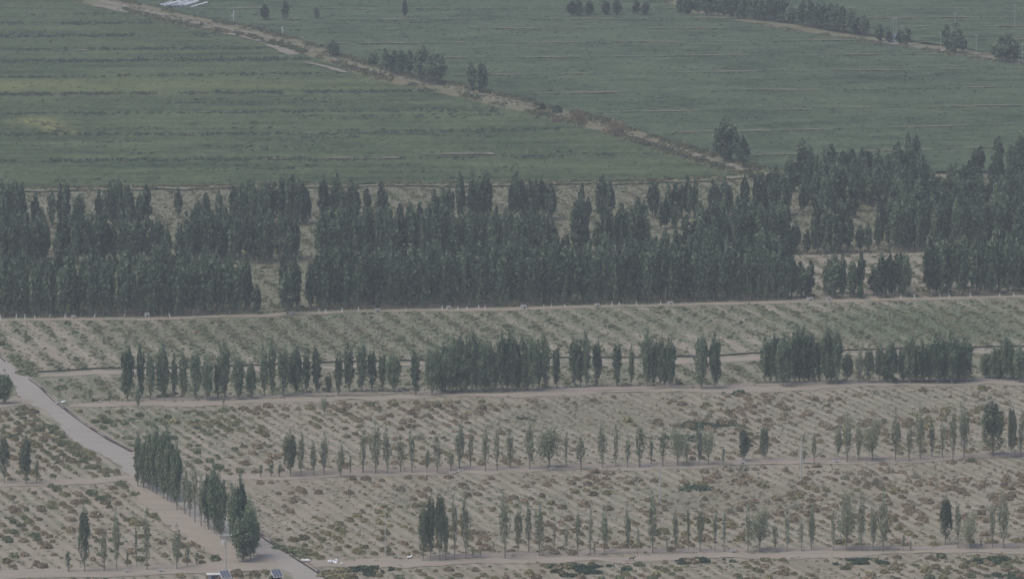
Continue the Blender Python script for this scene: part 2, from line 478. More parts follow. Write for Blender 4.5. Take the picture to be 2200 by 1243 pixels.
def strip(name, pts, width, mat, z, jit=0.25, step=1.6, kind='structure', taper=False):
    """a ribbon on the ground along picture points, ragged at both edges; width in metres across"""
    gx, gy = G([p[0] for p in pts], [p[1] for p in pts])
    P = np.stack([gx, gy], -1)
    d = np.concatenate([[0], np.cumsum(np.linalg.norm(np.diff(P, axis=0), axis=1))])
    n = max(3, int(d[-1] / step)); t = np.linspace(0, d[-1], n)
    # smooth the polyline a little
    x = np.interp(t, d, P[:, 0]); y = np.interp(t, d, P[:, 1])
    k = max(1, int(8 / step)); ker = np.ones(2 * k + 1) / (2 * k + 1)
    xp = np.pad(x, k, mode='reflect', reflect_type='odd'); yp = np.pad(y, k, mode='reflect', reflect_type='odd')
    x = np.convolve(xp, ker, 'valid'); y = np.convolve(yp, ker, 'valid')
    dx, dy = np.gradient(x), np.gradient(y); L = np.hypot(dx, dy); nx, ny = -dy / L, dx / L
    w = width if not np.isscalar(width) else np.full(len(pts), width)
    w = np.interp(t, d, w)
    rows = []
    cross = [-0.5, -0.2, 0.2, 0.5]
    for c in cross:
        j = jit * (noise2(t, np.full(n, c * 50), 6, 71, 3)) * (abs(c) > 0.4) * np.sign(c) * 2
        rows.append(np.stack([x + nx * (w * c + j), y + ny * (w * c + j), np.full(n, z) + (0.03 if abs(c) < .4 else 0.0)], -1))
    v = np.stack(rows, 1).reshape(-1, 3)
    idx = np.arange(n * 4).reshape(n, 4)
    f = np.stack([idx[:-1, :-1], idx[:-1, 1:], idx[1:, 1:], idx[1:, :-1]], -1).reshape(-1, 4)
    o = obj(name, mesh_np(name, v, f, [mat], smooth=True))
    if kind: tag(o, kind=kind)
    return o, np.stack([x, y], -1)

_, road_line = strip('road', ROAD, 6.0, M['road'], 0.13, 0.8, 1.5)
def shift(poly, dx=0, dy=0): return [(p[0] + dx, p[1] + dy) for p in poly]
strip('sandy_track', T1, 5.2, M['track'], 0.11, 1.6)
strip('sandy_track', T2, 4.6, M['track'], 0.11, 1.5)
strip('sandy_track', shift(T3, 0, 1), 5.4, M['track'], 0.11, 1.8)
strip('sandy_track', shift(T4, 0, 2), 3.2, M['track'], 0.11, 0.9)
PIPE = [(80, 800), (140, 797), (200, 793), (260, 792), (430, 790), (690, 780), (740, 778), (980, 773), (1200, 769), (1400, 769), (1500, 766), (1560, 764), (1610, 760), (1700, 757), (1900, 751), (2100, 747), (2260, 743)]
strip('sandy_track', shift(PIPE, 6, 9), 4.2, M['track'], 0.11, 1.4)
strip('sandy_track', [(-90, 880), (0, 869), (45, 864), (90, 858)], 8.0, M['track'], 0.115, 0.8)
strip('sandy_track', [(-90, 1046), (0, 1042), (110, 1038), (215, 1034), (285, 1026)], 4.5, M['track'], 0.115, 0.8)
strip('sandy_path', [(285, 1022), (318, 1058), (360, 1100), (415, 1140), (470, 1176), (520, 1204)], [4, 5, 6, 7, 7, 8], M['track'], 0.119, 0.9)
strip('sandy_track', [(-90, 1240), (60, 1234), (200, 1230), (330, 1226), (460, 1220), (560, 1212), (610, 1206)], [7, 7, 7, 8, 9, 11, 12], M['track'], 0.123, 0.9)
# bank of bare earth between woods and fields, and the bare line in the right-hand gap of the woods
strip('bare_bank', [(-120, 415), (0, 411), (300, 408), (550, 403), (900, 400), (1350, 395), (1560, 387), (1630, 378)], 5.0, M['bund'], 0.5, 1.4)
strip('sandy_track', [(1690, 552), (1800, 550), (1990, 546), (2260, 539)], 3.2, M['track'], 0.11, 0.5)
strip('grass_track', [(-100, 497), (0, 495), (300, 493), (670, 488), (1100, 481), (1500, 473), (1720, 470)], 3.5, M['bund'], 0.11, 0.7)

# low earth banks the belts are planted on
def berm(pts, width, h, name='earth_bank'):
    o, line = strip(name, pts, width, M['soil_bank'], 0.06, 0.5, 0.9)
    v = np.empty(len(o.data.vertices) * 3, np.float32); o.data.vertices.foreach_get('co', v); v = v.reshape(-1, 4, 3)
    n = len(v); t = np.arange(n) * 0.9
    k = np.clip(0.45 + 0.75 * noise2(t, np.zeros(n), 9, 44, 3), 0.05, 1.3) * h
    v[:, 1, 2] += k; v[:, 2, 2] += k * 0.85
    o.data.vertices.foreach_set('co', v.ravel()); o.data.update()
berm([(900, 1199), (1000, 1196), (1200, 1189), (1400, 1184), (1600, 1181), (1900, 1178), (2250, 1171)], 2.6, 0.75)
berm([(560, 1020), (800, 1012), (1100, 1004), (1400, 997), (1700, 988), (1950, 985), (2250, 974)], 2.6, 0.7)
berm([(280, 861), (500, 856), (760, 845), (1100, 839), (1500, 831), (1800, 822), (2250, 813)], 2.4, 0.6)
# upper farm road with its weedy verge
strip('road_verge', UPROAD, 21.0, M['verge'], 0.15, 2.0, 2.5)
strip('farm_road', UPROAD, [4.2, 4.2, 3.6, 3.2, 2.6, 2.2, 1.8, 1.6, 1.8, 2.2, 2.2, 2.4, 2.4, 2.4, 2.4, 2.6, 2.6, 2.4, 2.4, 2.4], M['farm_road'], 0.22, 0.8)
strip('side_path', [(200, 14), (280, 28), (360, 44), (420, 55)], 4.5, M['farm_road'], 0.55, 1.2)
strip('side_path', [(432, 60), (470, 70), (520, 82), (560, 92)], 2.6, M['farm_road'], 0.62, 0.8)
strip('side_path', [(575, 99), (605, 110), (632, 121)], 4.0, M['farm_road'], 0.62, 0.8)
strip('side_path', [(655, 137), (700, 147), (745, 160)], 2.2, M['farm_road'], 0.62, 0.6)
strip('road_verge', RR, 16.0, M['verge'], 0.13, 2.0, 2.5)
strip('farm_road', [(1820, 84), (1960, 101), (2080, 119), (2200, 139), (2350, 166)], 5.5, M['farm_road'], 0.22, 1.2)

# ------------------------------------------------------------------ plants: prototypes
def quads_from(cent, size, rng, upright=0.5, aspect=1.5):
    """n small diamond leaf faces at cent, random facing; returns verts, faces"""
    n = len(cent)
    size = np.broadcast_to(size, (n,))
    nrm = rng.normal(size=(n, 3)); nrm[:, 2] *= (1 - upright); nrm /= np.linalg.norm(nrm, axis=1)[:, None] + 1e-9
    up = rng.normal(size=(n, 3)) * 0.5; up[:, 2] += 1.0
    a = np.cross(nrm, up); a /= np.linalg.norm(a, axis=1)[:, None] + 1e-9
    b = np.cross(a, nrm)
    s = size[:, None]
    v = np.stack([cent - a * s * 0.5, cent - b * s * 0.5 * aspect, cent + a * s * 0.5, cent + b * s * 0.5 * aspect], 1).reshape(-1, 3)
    f = np.arange(n * 4).reshape(n, 4)
    return v, f

def make_poplar(seed, h, w, hb, n_br, n_leaf, leaf, bushy=0.0, branch_r=0.022, heads=3, lead=1.8):
    """upright poplar: one leader, a few co-leaders of uneven height, ascending branches with clumps of leaves.
    returns (trunk MB, leaf verts, faces, tone)"""
    rng = np.random.default_rng(seed)
    tr = MB()
    lean = rng.normal(size=2) * 0.014 * h
    def axis(z): return np.array([lean[0] * (z / h) ** 2, lean[1] * (z / h) ** 2, z])
    r0 = 0.010 * h + 0.02
    tr.tube([axis(z) for z in np.linspace(0, h * 0.9, 7)], [r0 * (1 - 0.85 * k / 6) for k in range(7)], 6)
    stems = []          # (points, plume radius, share of leaves, tone)
    stems.append(([axis(z) for z in np.linspace(hb + 0.12 * (h - hb), h * 0.985, 6)], w * 0.17, lead, 0.0))
    for i in range(heads):
        phi = i * 2.1 + rng.random() * 1.5; R = w * (0.14 + 0.16 * rng.random()); zt = h * (0.74 + 0.21 * rng.random()); z0 = hb + 0.1 * h * rng.random()
        P = []
        for t in np.linspace(0, 1, 6):
            q = axis(z0 + (zt - z0) * t); k = min(1, t * 3) * (1 - 0.25 * t)
            P.append(q + np.array([math.cos(phi) * R * k, math.sin(phi) * R * k, 0]))
        stems.append((P, w * 0.12, 1.2, rng.normal() * 0.12))
    for i in range(n_br):
        z0 = hb * 0.9 + (h - hb) * 0.60 * (i + rng.random() * 0.8) / n_br
        phi = i * 2.4 + rng.normal() * 0.4
        zt = min(z0 + (h - z0) * (0.28 + 0.50 * rng.random()), h * (0.93 - 0.2 * rng.random()))
        prof = np.interp(z0 / h, [0, 0.10, 0.22, 0.45, 0.7, 1], [0.62, 0.92, 1.0, 0.80, 0.45, 0.15])
        R = w * 0.5 * prof * (0.5 + 0.5 * rng.random())
        P = []
        for t in np.linspace(0, 1, 5):
            q = axis(z0 + (zt - z0) * t)
            k = math.sin(min(1.0, t * (1.3 + bushy)) * math.pi / 2) ** 0.8 * (1 - (0.40 - 0.35 * bushy) * t * t)
            P.append(q + np.array([math.cos(phi) * R * k, math.sin(phi) * R * k, 0]))
        stems.append((P, w * (0.075 + 0.05 * bushy), 0.5 + 0.9 * (zt - z0) / (0.45 * h), rng.normal() * 0.17))
    tot = sum(q[2] for q in stems)
    cents, tones = [], []
    for si, (P, pr, share, tn) in enumerate(stems):
        P = np.array(P); t = np.linspace(0, 1, len(P))
        tr.tube(list(P), [branch_r * (1.2 - 0.9 * q) * (0.7 + h / 20) for q in t], 3, cap=False)
        k = max(6, int(n_leaf * share / tot))
        nc = max(3, k // 12)
        tc = 0.08 + 0.92 * rng.random(nc) ** (0.55 if si == 0 else 0.75 if si <= heads else 0.9)
        ci = rng.integers(nc, size=k); ctone = rng.normal(size=nc) * 0.22
        coff = rng.normal(size=(nc, 3)) * np.array([pr * 0.7, pr * 0.7, pr * 0.8])
        ti = tc[ci] + rng.normal(size=k) * 0.03
        ti = np.clip(ti, 0.03, 1.0)
        c = np.stack([np.interp(ti, t, P[:, j]) for j in range(3)], -1)
        sp = pr * np.sqrt(np.clip((1.06 - ti) / 0.30, 0.22, 1))
        d = rng.normal(size=(k, 3)); d /= np.linalg.norm(d, axis=1)[:, None]; d *= (rng.random(k) ** 0.5)[:, None]
        c = c + coff[ci] * (1.15 - 0.8 * ti)[:, None] + d * np.stack([sp * 1.25, sp * 1.25, sp * 2.0], -1)
        cents.append(c); tones.append(0.5 + tn + ctone[ci] + 0.15 * rng.normal(size=k))
    cents = np.concatenate(cents); tones = np.concatenate(tones)
    cents[:, 2] = np.clip(cents[:, 2], hb * 0.55, h)
    v, f = quads_from(cents, leaf * (0.7 + 0.7 * rng.random(len(cents))), rng, 0.35, 1.5)
    return tr, v, f, np.clip(tones, 0, 1)

def make_broad(seed, h, w, hb, n_br, n_leaf, leaf):
    """round-crowned tree with spreading limbs"""
    rng = np.random.default_rng(seed)
    tr = MB()
    tr.tube([(0, 0, 0), (0.03, 0, h * 0.2), (0.0, 0.05, h * 0.5), (0.05, 0, h * 0.8)], [0.13, 0.11, 0.07, 0.02], 6)
    cents = []
    per = int(n_leaf / n_br)
    for i in range(n_br):
        phi = i * 2.4 + rng.normal() * 0.3
        z0 = hb * 0.7 + h * 0.35 * rng.random()
        el = rng.random()
        R = w * 0.5 * math.sqrt(rng.random() * 0.8 + 0.2) * math.cos(el * 1.25)
        z1 = hb + (h - hb) * (0.25 + 0.75 * math.sin(el * 1.5))
        t = np.linspace(0, 1, 4)
        P = np.stack([math.cos(phi) * R * t ** 0.8, math.sin(phi) * R * t ** 0.8, z0 + (z1 - z0) * t ** 1.2], -1)
        tr.tube(list(P), [0.05, 0.035, 0.022, 0.01], 3, cap=False)
        tt = 0.35 + 0.7 * rng.random(per)
        c = np.stack([np.interp(np.minimum(tt, 1), t, P[:, j]) for j in range(3)], -1)
        c += rng.normal(size=c.shape) * w * 0.085
        cents.append(c)
    cents = np.concatenate(cents); cents[:, 2] = np.clip(cents[:, 2], hb * 0.6, h)
    v, f = quads_from(cents, leaf * (0.7 + 0.7 * rng.random(len(cents))), rng, 0.2, 1.4)
    return tr, v, f, np.clip(0.5 + 0.28 * rng.normal(size=len(f)), 0, 1)

class TreeKind:
    def __init__(s, name, maker, leaf_mat, **kw):
        tr, v, f, tone = maker(**kw)
        s.h, s.w = kw['h'], kw['w']
        s.trunk = tr.mesh(name + '_trunk', M['bark'])
        s.crown = mesh_np(name + '_crown', v, f, [leaf_mat], tone=tone)
        # one joined mesh for the mass of the wood
        tv = np.array(tr.v); fs4 = np.array(tr.f4); fs3 = np.array(tr.f3)
        allv = np.concatenate([tv, v]); f2 = f + len(tv)
        mi = np.concatenate([np.ones(len(fs4)), np.zeros(len(f2)), np.ones(len(fs3))])
        tn = np.concatenate([np.zeros(len(fs4)), tone, np.zeros(len(fs3))])
        s.joined = mesh_np(name + '_joined', allv, [fs4, f2, fs3], [leaf_mat, M['bark']], mat_index=mi, tone=tn)

K = {}
for i in range(3):   # slender, thinly leaved young poplars
    K['slim%d' % i] = TreeKind('slim', make_poplar, M['leaf_young'], seed=100 + i, h=9.0, w=1.7, hb=0.8 + 0.25 * i, n_br=15, n_leaf=660, leaf=0.165, lead=3.6)
for i in range(3):   # fuller teardrop young poplars
    K['full%d' % i] = TreeKind('full', make_poplar, M['leaf_young'], seed=120 + i, h=9.5, w=2.5, hb=0.8, n_br=22, n_leaf=1200, leaf=0.175, lead=3.2)
for i in range(2):   # dense green young poplars
    K['dense%d' % i] = TreeKind('dense', make_poplar, M['leaf_dusty'], seed=140 + i, h=10.5, w=3.2, hb=1.2, n_br=32, n_leaf=3100, leaf=0.20, bushy=0.1)
for i in range(2):
    K['broad%d' % i] = TreeKind('broad', make_broad, M['leaf_young'], seed=160 + i, h=8.0, w=4.6, hb=1.6, n_br=28, n_leaf=1750, leaf=0.20)
K['sap0'] = TreeKind('sapling', make_poplar, M['leaf_young'], seed=170, h=4.0, w=0.7, hb=0.8, n_br=7, n_leaf=170, leaf=0.16)
for i in range(4):   # mature poplars of the third belt and the roadside clump
    K['pop%d' % i] = TreeKind('poplar', make_poplar, M['leaf_poplar'], seed=200 + i, h=12.5, w=2.9, hb=0.55, n_br=24, n_leaf=2450, leaf=0.23)
for i in range(2):
    K['thick%d' % i] = TreeKind('thick_poplar', make_poplar, M['leaf_poplar'], seed=220 + i, h=12.5, w=3.8, hb=0.4, n_br=36, n_leaf=4100, leaf=0.24, bushy=0.2)
for i in range(4):   # dark trees of the woods
    K['wood%d' % i] = TreeKind('wood_poplar', make_poplar, M['leaf_far'], seed=240 + i, h=12.5, w=3.0, hb=0.9, n_br=20, n_leaf=1700, leaf=0.36, bushy=0.15, branch_r=0.03)
for i in range(2):
    K['round%d' % i] = TreeKind('round_poplar', make_poplar, M['leaf_far'], seed=260 + i, h=12.0, w=5.4, hb=0.8, n_br=32, n_leaf=2600, leaf=0.42, bushy=0.6, branch_r=0.03)

def plant(name, kind, px, py, h_m, w_m, label, cat, group, rz=None, zs=0.03):
    k = K[kind]
    gx, gy = G(px, py)
    sx = w_m / k.w; sz = h_m / k.h
    t = empty(name, (float(gx), float(gy), zs), random.random() * 6.283 if rz is None else rz, (sx, sx, sz))
    obj('trunk', k.trunk, t); obj('crown', k.crown, t)
    tag(t, label, cat, group)
    return t

ONES = ['', 'first', 'second', 'third', 'fourth', 'fifth', 'sixth', 'seventh', 'eighth', 'ninth', 'tenth', 'eleventh', 'twelfth', 'thirteenth', 'fourteenth', 'fifteenth', 'sixteenth', 'seventeenth', 'eighteenth', 'nineteenth']
TENS = {2: ('twentieth', 'twenty'), 3: ('thirtieth', 'thirty'), 4: ('fortieth', 'forty'), 5: ('fiftieth', 'fifty'), 6: ('sixtieth', 'sixty'), 7: ('seventieth', 'seventy'), 8: ('eightieth', 'eighty'), 9: ('ninetieth', 'ninety')}
def ordinal(n):
    if n < 20: return ONES[n]
    t, o = divmod(n, 10)
    return TENS[t][0] if o == 0 else TENS[t][1] + '-' + ONES[o]

# type letters: s slim, f full, d dense, b broad, p sapling, m mature, t thick
KINDS = {'s': ['slim0', 'slim1', 'slim2'], 'f': ['full0', 'full1', 'full2'], 'd': ['dense0', 'dense1'], 'b': ['broad0', 'broad1'], 'p': ['sap0'],
         'm': ['pop0', 'pop1', 'pop2', 'pop3'], 't': ['thick0', 'thick1'], 'w': ['wood0', 'wood1', 'wood2', 'wood3'], 'r': ['round0', 'round1']}
WORDS = {'s': 'slender young poplar', 'f': 'full teardrop poplar', 'd': 'dense green poplar', 'b': 'broad round-crowned tree', 'p': 'thin sapling', 'm': 'tall dark poplar', 't': 'thick leafy poplar', 'w': 'dark poplar', 'r': 'rounded dark poplar'}
CATS = {'b': 'tree', 'p': 'sapling'}
NAMES = {'s': 'young_poplar', 'f': 'young_poplar', 'd': 'young_poplar', 'b': 'broad_tree', 'p': 'sapling', 'm': 'poplar_tree', 't': 'poplar_tree', 'w': 'poplar_tree', 'r': 'poplar_tree'}
def belt(rows, where, group):
    """rows: (x, base row, top row, width px, type); labelled by kind, counted from the left"""
    n = {}
    for i, (x, yb, yt, w, ty) in enumerate(sorted(rows)):
        s = S(yb)
        lab = '%s, %s tree from the left %s' % (WORDS[ty], ordinal(i + 1), where)
        kinds = KINDS[ty]
        plant(NAMES[ty], kinds[i % len(kinds)], x, yb, (yb - yt) / s * (1.1 if ty in 'sf' else 1.05), max(w, 7) / s * (1.1 if ty in 'sfdpb' else 1.2), lab, CATS.get(ty, 'poplar'), group)

# ------------------------------------------------------------------ the tree belts one can count
BELT1 = [(909, 1205, 1075, 24, 'd'), (925, 1205, 1058, 24, 'd'), (945, 1205, 1047, 28, 'd'), (958, 1203, 1090, 22, 'f'), (977, 1202, 1062, 18, 's'), (1001, 1201, 1065, 29, 'f'),
  (1016, 1200, 1172, 7, 'p'), (1032, 1200, 1176, 7, 'p'), (1085, 1200, 1065, 31, 'f'), (1113, 1190, 1078, 24, 'f'), (1136, 1191, 1076, 20, 's'), (1159, 1195, 1080, 28, 'f'), (1191, 1185, 1110, 9, 's'),
  (1216, 1190, 1130, 12, 's'), (1241, 1196, 1092, 17, 's'), (1268, 1191, 1096, 13, 's'), (1277, 1196, 1160, 6, 'p'), (1299, 1191, 1091, 20, 'f'), (1348, 1185, 1085, 19, 'f'), (1370, 1190, 1130, 9, 'p'), (1402, 1188, 1063, 28, 'f'), (1434, 1192, 1160, 7, 'p'),
  (1451, 1187, 1091, 19, 'f'), (1479, 1184, 1082, 11, 's'), (1504, 1185, 1080, 21, 'f'), (1536, 1184, 1094, 13, 's'), (1556, 1184, 1091, 12, 's'), (1607, 1187, 1090, 17, 's'), (1632, 1185, 1094, 54, 'b'), (1666, 1186, 1122, 18, 's'),
  (1691, 1184, 1097, 15, 's'), (1722, 1184, 1110, 14, 's'), (1743, 1182, 1091, 22, 'f'), (1790, 1182, 1100, 13, 's'), (1819, 1182, 1066, 40, 'b'), (1850, 1184, 1063, 21, 'f'), (1876, 1183, 1082, 20, 'f'), (1897, 1182, 1060, 33, 'f'),
  (1940, 1184, 1146, 8, 'p'), (1956, 1184, 1160, 7, 'p'), (2031, 1170, 1060, 32, 'd'), (2058, 1178, 1073, 18, 's'), (2084, 1178, 1103, 44, 'b'), (2108, 1180, 1156, 7, 'p'), (2132, 1178, 1079, 19, 's'), (2156, 1179, 1057, 29, 'f'), (2212, 1178, 1085, 24, 'f')]
belt(BELT1, 'in the nearest thin belt', 'young trees of the nearest belt')
BELT2 = [(560, 1026, 996, 12, 'p'), (582, 1025, 993, 16, 'p'), (600, 1025, 995, 14, 'p'), (624, 1024, 923, 36, 'd'), (647, 1024, 924, 22, 'f'), (674, 1023, 950, 20, 'f'), (696, 1021, 930, 24, 'f'), (732, 1025, 953, 25, 'f'), (753, 1025, 974, 8, 's'),
  (780, 1017, 924, 25, 's'), (807, 1018, 906, 32, 'f'), (832, 1018, 920, 24, 'f'), (861, 1014, 938, 20, 's'), (885, 1016, 924, 20, 's'), (917, 1016, 963, 14, 's'), (940, 1016, 941, 24, 's'), (969, 1012, 966, 20, 's'), (987, 1009, 910, 30, 'f'),
  (1011, 1006, 920, 17, 's'), (1043, 1013, 920, 20, 's'), (1068, 1011, 920, 19, 's'), (1096, 1006, 924, 26, 's'), (1138, 1008, 903, 29, 'f'), (1180, 1006, 922, 66, 'b'), (1216, 1008, 930, 14, 's'), (1248, 1008, 936, 28, 's'), (1294, 1006, 909, 26, 'f'),
  (1323, 1003, 915, 16, 's'), (1348, 1005, 934, 18, 's'), (1374, 1004, 909, 32, 's'), (1399, 1001, 937, 14, 's'), (1424, 1003, 918, 22, 's'), (1456, 1000, 922, 48, 'b'), (1475, 1003, 940, 16, 's'), (1502, 1001, 908, 22, 'f'), (1522, 999, 925, 38, 'b'), (1553, 1001, 958, 13, 'p'),
  (1598, 993, 914, 27, 'd'), (1642, 990, 911, 25, 'd'), (1727, 996, 964, 9, 'p'), (1749, 995, 933, 15, 's'), (1800, 987, 912, 22, 'f'), (1820, 993, 888, 27, 'f'), (1845, 990, 900, 20, 'f'), (1874, 991, 906, 48, 'b'), (1924, 991, 884, 26, 'f'), (1953, 990, 914, 17, 's'),
  (1977, 989, 877, 27, 'f'), (2002, 984, 906, 20, 's'), (2025, 984, 900, 17, 's'), (2047, 991, 880, 24, 's'), (2071, 985, 855, 33, 'f'), (2133, 981, 849, 56, 'd'), (2173, 984, 865, 25, 'd'), (2193, 981, 888, 17, 's'), (2222, 980, 880, 24, 'f')]
belt(BELT2, 'in the second thin belt', 'young trees of the second belt')
LEFT = [(10, 1038, 925, 25, 'd'), (56, 1040, 926, 31, 'd'), (79, 1036, 985, 14, 's'), (182, 1228, 1079, 30, 'd'), (147, 1228, 1180, 18, 'p'), (224, 1226, 1140, 22, 's'), (251, 1226, 1092, 23, 'f'), (274, 1218, 1180, 9, 'p'), (293, 1214, 1124, 10, 's'), (316, 1224, 1095, 24, 's'),
  (380, 1222, 1128, 25, 'f'), (402, 1217, 1168, 16, 's'), (422, 1212, 1183, 16, 'p')]
belt(LEFT, 'left of the grey road', 'young trees left of the road')
CLUMP = [(296, 1046, 926, 21, 'm'), (320, 1053, 925, 26, 't'), (336, 1062, 907, 30, 't'), (351, 1071, 906, 32, 't'), (368, 1080, 926, 28, 't'), (380, 1095, 948, 26, 't'), (419, 1122, 984, 18, 's'), (408, 1110, 1015, 24, 'f'), (397, 1104, 1000, 22, 'f'), (432, 1130, 1022, 24, 'f'), (448, 1138, 1000, 26, 'm'), (461, 1146, 991, 32, 't'), (474, 1156, 1010, 30, 't'), (500, 1170, 1040, 26, 'm'),
  (517, 1176, 1018, 30, 't'), (538, 1200, 1066, 30, 't'), (522, 1207, 1098, 46, 't'), (10, 868, 793, 34, 't'), (-6, 868, 800, 30, 't'), (308, 1049, 935, 24, 't'), (328, 1057, 915, 28, 't'), (360, 1076, 915, 28, 't'), (508, 1186, 1050, 28, 't'), (545, 1195, 1100, 26, 't')]
belt(CLUMP, 'in the row beside the grey road', 'dark poplars beside the road')
BELT3 = [(274, 862, 734, 30, 't'), (296, 876, 828, 13, 'm'), (303, 859, 738, 22, 'm'), (323, 861, 744, 22, 'm'), (350, 859, 733, 32, 't'), (375, 859, 757, 18, 'm'), (394, 858, 753, 24, 'm'), (420, 859, 741, 28, 'm'), (446, 861, 760, 27, 't'), (468, 858, 768, 20, 'm'), (484, 857, 730, 30, 'm'), (513, 859, 757, 25, 't'), (540, 856, 774, 24, 't'),
  (568, 853, 741, 22, 'm'), (585, 851, 727, 22, 'm'), (609, 853, 738, 30, 'm'), (636, 850, 738, 32, 't'), (659, 846, 747, 22, 'm'), (681, 846, 743, 26, 'm'), (706, 843, 800, 16, 'm'), (727, 851, 754, 22, 'm'), (750, 843, 738, 28, 'm'), (777, 843, 730, 30, 'm'), (799, 842, 742, 22, 'm'), (822, 841, 750, 22, 'm'), (846, 843, 750, 32, 't'), (893, 850, 751, 25, 'm'),
  (928, 850, 733, 28, 't'), (949, 844, 747, 28, 't'), (965, 846, 741, 30, 't'), (981, 844, 706, 32, 't'), (999, 844, 720, 30, 't'), (1014, 843, 703, 32, 't'), (1034, 843, 724, 30, 't'), (1050, 842, 727, 26, 't'), (1078, 843, 710, 26, 't'), (1100, 842, 703, 32, 't'), (1124, 841, 716, 26, 'm'), (1145, 842, 717, 28, 't'), (1171, 836, 713, 28, 'm'), (1196, 836, 733, 20, 'm'),
  (1235, 833, 716, 30, 'm'), (1260, 833, 710, 24, 'm'), (1282, 831, 720, 22, 'm'), (1325, 831, 727, 24, 'm'), (1356, 829, 740, 15, 'm'), (1391, 833, 703, 28, 't'), (1418, 832, 717, 24, 'm'), (1440, 833, 720, 26, 't'), (1507, 836, 704, 30, 't'), (1536, 836, 711, 26, 't'),
  (1643, 823, 723, 28, 'm'), (1667, 826, 703, 20, 'm'), (1682, 831, 713, 34, 't'), (1709, 826, 697, 26, 'm'), (1727, 825, 697, 26, 't'), (1746, 824, 716, 24, 'm'), (1776, 826, 697, 28, 't'), (1796, 826, 700, 28, 't'), (1914, 823, 731, 34, 't'), (1954, 823, 713, 30, 't'), (1981, 823, 733, 34, 't'), (2015, 824, 710, 34, 't'), (2045, 824, 707, 34, 't'), (2075, 820, 720, 32, 't'),
  (2119, 812, 750, 30, 't'), (2138, 815, 742, 30, 't'), (2163, 817, 717, 32, 't'), (2190, 822, 738, 30, 't'), (2215, 820, 730, 30, 't')]
BELT3 += [(938, 842, 745, 28, 't'), (957, 841, 728, 28, 't'), (973, 841, 722, 28, 't'), (990, 841, 715, 28, 't'), (1024, 841, 716, 28, 't'), (1042, 840, 722, 26, 't'), (1064, 840, 738, 26, 't'), (1089, 840, 716, 28, 't'), (1112, 839, 722, 28, 't'), (1134, 839, 728, 26, 't'), (1158, 836, 730, 24, 'm'),
  (1247, 831, 728, 24, 'm'), (1404, 830, 722, 24, 'm'), (1429, 830, 728, 24, 't'), (1655, 822, 722, 26, 't'), (1695, 824, 712, 26, 't'), (1718, 823, 708, 26, 't'), (1737, 822, 712, 26, 't'), (1760, 822, 715, 26, 'm'), (1786, 822, 710, 26, 't'), (1905, 820, 745, 28, 't'), (1940, 820, 735, 28, 't'), (1967, 820, 728, 30, 't'), (1998, 820, 725, 30, 't'), (2030, 820, 716, 30, 't'), (2060, 820, 722, 30, 't'), (2150, 814, 735, 28, 't'), (2177, 817, 738, 28, 't')]
belt(BELT3, 'in the third tree belt', 'poplars of the third belt')
LIGHT3 = [(1820, 822, 752, 26, 'd'), (1845, 823, 748, 26, 'f'), (1866, 823, 744, 28, 'd'), (1890, 822, 736, 30, 'd'), (194, 862, 828, 14, 'f'), (236, 866, 832, 10, 'f'), (480, 874, 850, 9, 's'), (697, 892, 856, 24, 'b')]
belt(LIGHT3, 'among light trees of the third belt', 'light green trees of the third belt')

# trees of the far fields
FAR = [(717, 123, 92, 24, 'r'), (803, 143, 117, 22, 'r'), (828, 157, 112, 22, 'w'), (845, 160, 115, 24, 'w'), (862, 165, 114, 24, 'w'), (880, 169, 117, 22, 'w'), (897, 174, 118, 20, 'w'), (908, 178, 104, 34, 'w'), (938, 183, 121, 42, 'r'), (1012, 196, 142, 26, 'w'), (1035, 201, 143, 28, 'w'),
  (568, 45, 14, 18, 'w'), (612, 46, 3, 15, 'w'), (680, 42, 18, 14, 'w'), (869, 40, 3, 12, 'w'), (1562, 348, 270, 52, 'r'), (1595, 363, 300, 28, 'w')]
FAR = [(a, b, b - (b - c) * 1.13, w * 1.08, t) for a, b, c, w, t in FAR]
belt(FAR, 'along the far farm road', 'trees along the far farm road')
FARROW = [(1228, 36, 2, 22, 'w'), (1244, 36, 1, 24, 'w'), (1266, 35, 2, 22, 'w'), (1302, 34, 2, 20, 'w'), (1325, 34, 0, 22, 'w'), (1368, 33, 3, 18, 'w'), (1386, 34, 5, 20, 'w'), (1462, 30, -6, 22, 'w'), (1480, 33, -4, 24, 'w')]
x = 1500
while x < 1862:
    if not 1703 < x < 1722:
        yb = interp([(1490, 32), (1700, 52), (1722, 58), (1870, 82)], x)
        FARROW.append((x, float(yb), float(yb) - (50 + 10 * random.random() - (12 if 1690 < x < 1705 or x > 1840 else 0)), 24 + 6 * random.random(), 'w' if random.random() < .7 else 'r'))
    x += 12 + 4 * random.random()
FARROW += [(1889, 91, 52, 22, 'w'), (1910, 93, 66, 18, 'w'), (1935, 98, 66, 20, 'w'), (1947, 101, 60, 26, 'w'), (2036, 113, 54, 28, 'w'), (2050, 116, 52, 34, 'r'), (2068, 113, 78, 22, 'w'), (2146, 132, 84, 34, 'r'), (2162, 136, 71, 42, 'r'), (2178, 134, 84, 30, 'w')]
belt(FARROW, 'in the far top right row', 'far row of dark trees')

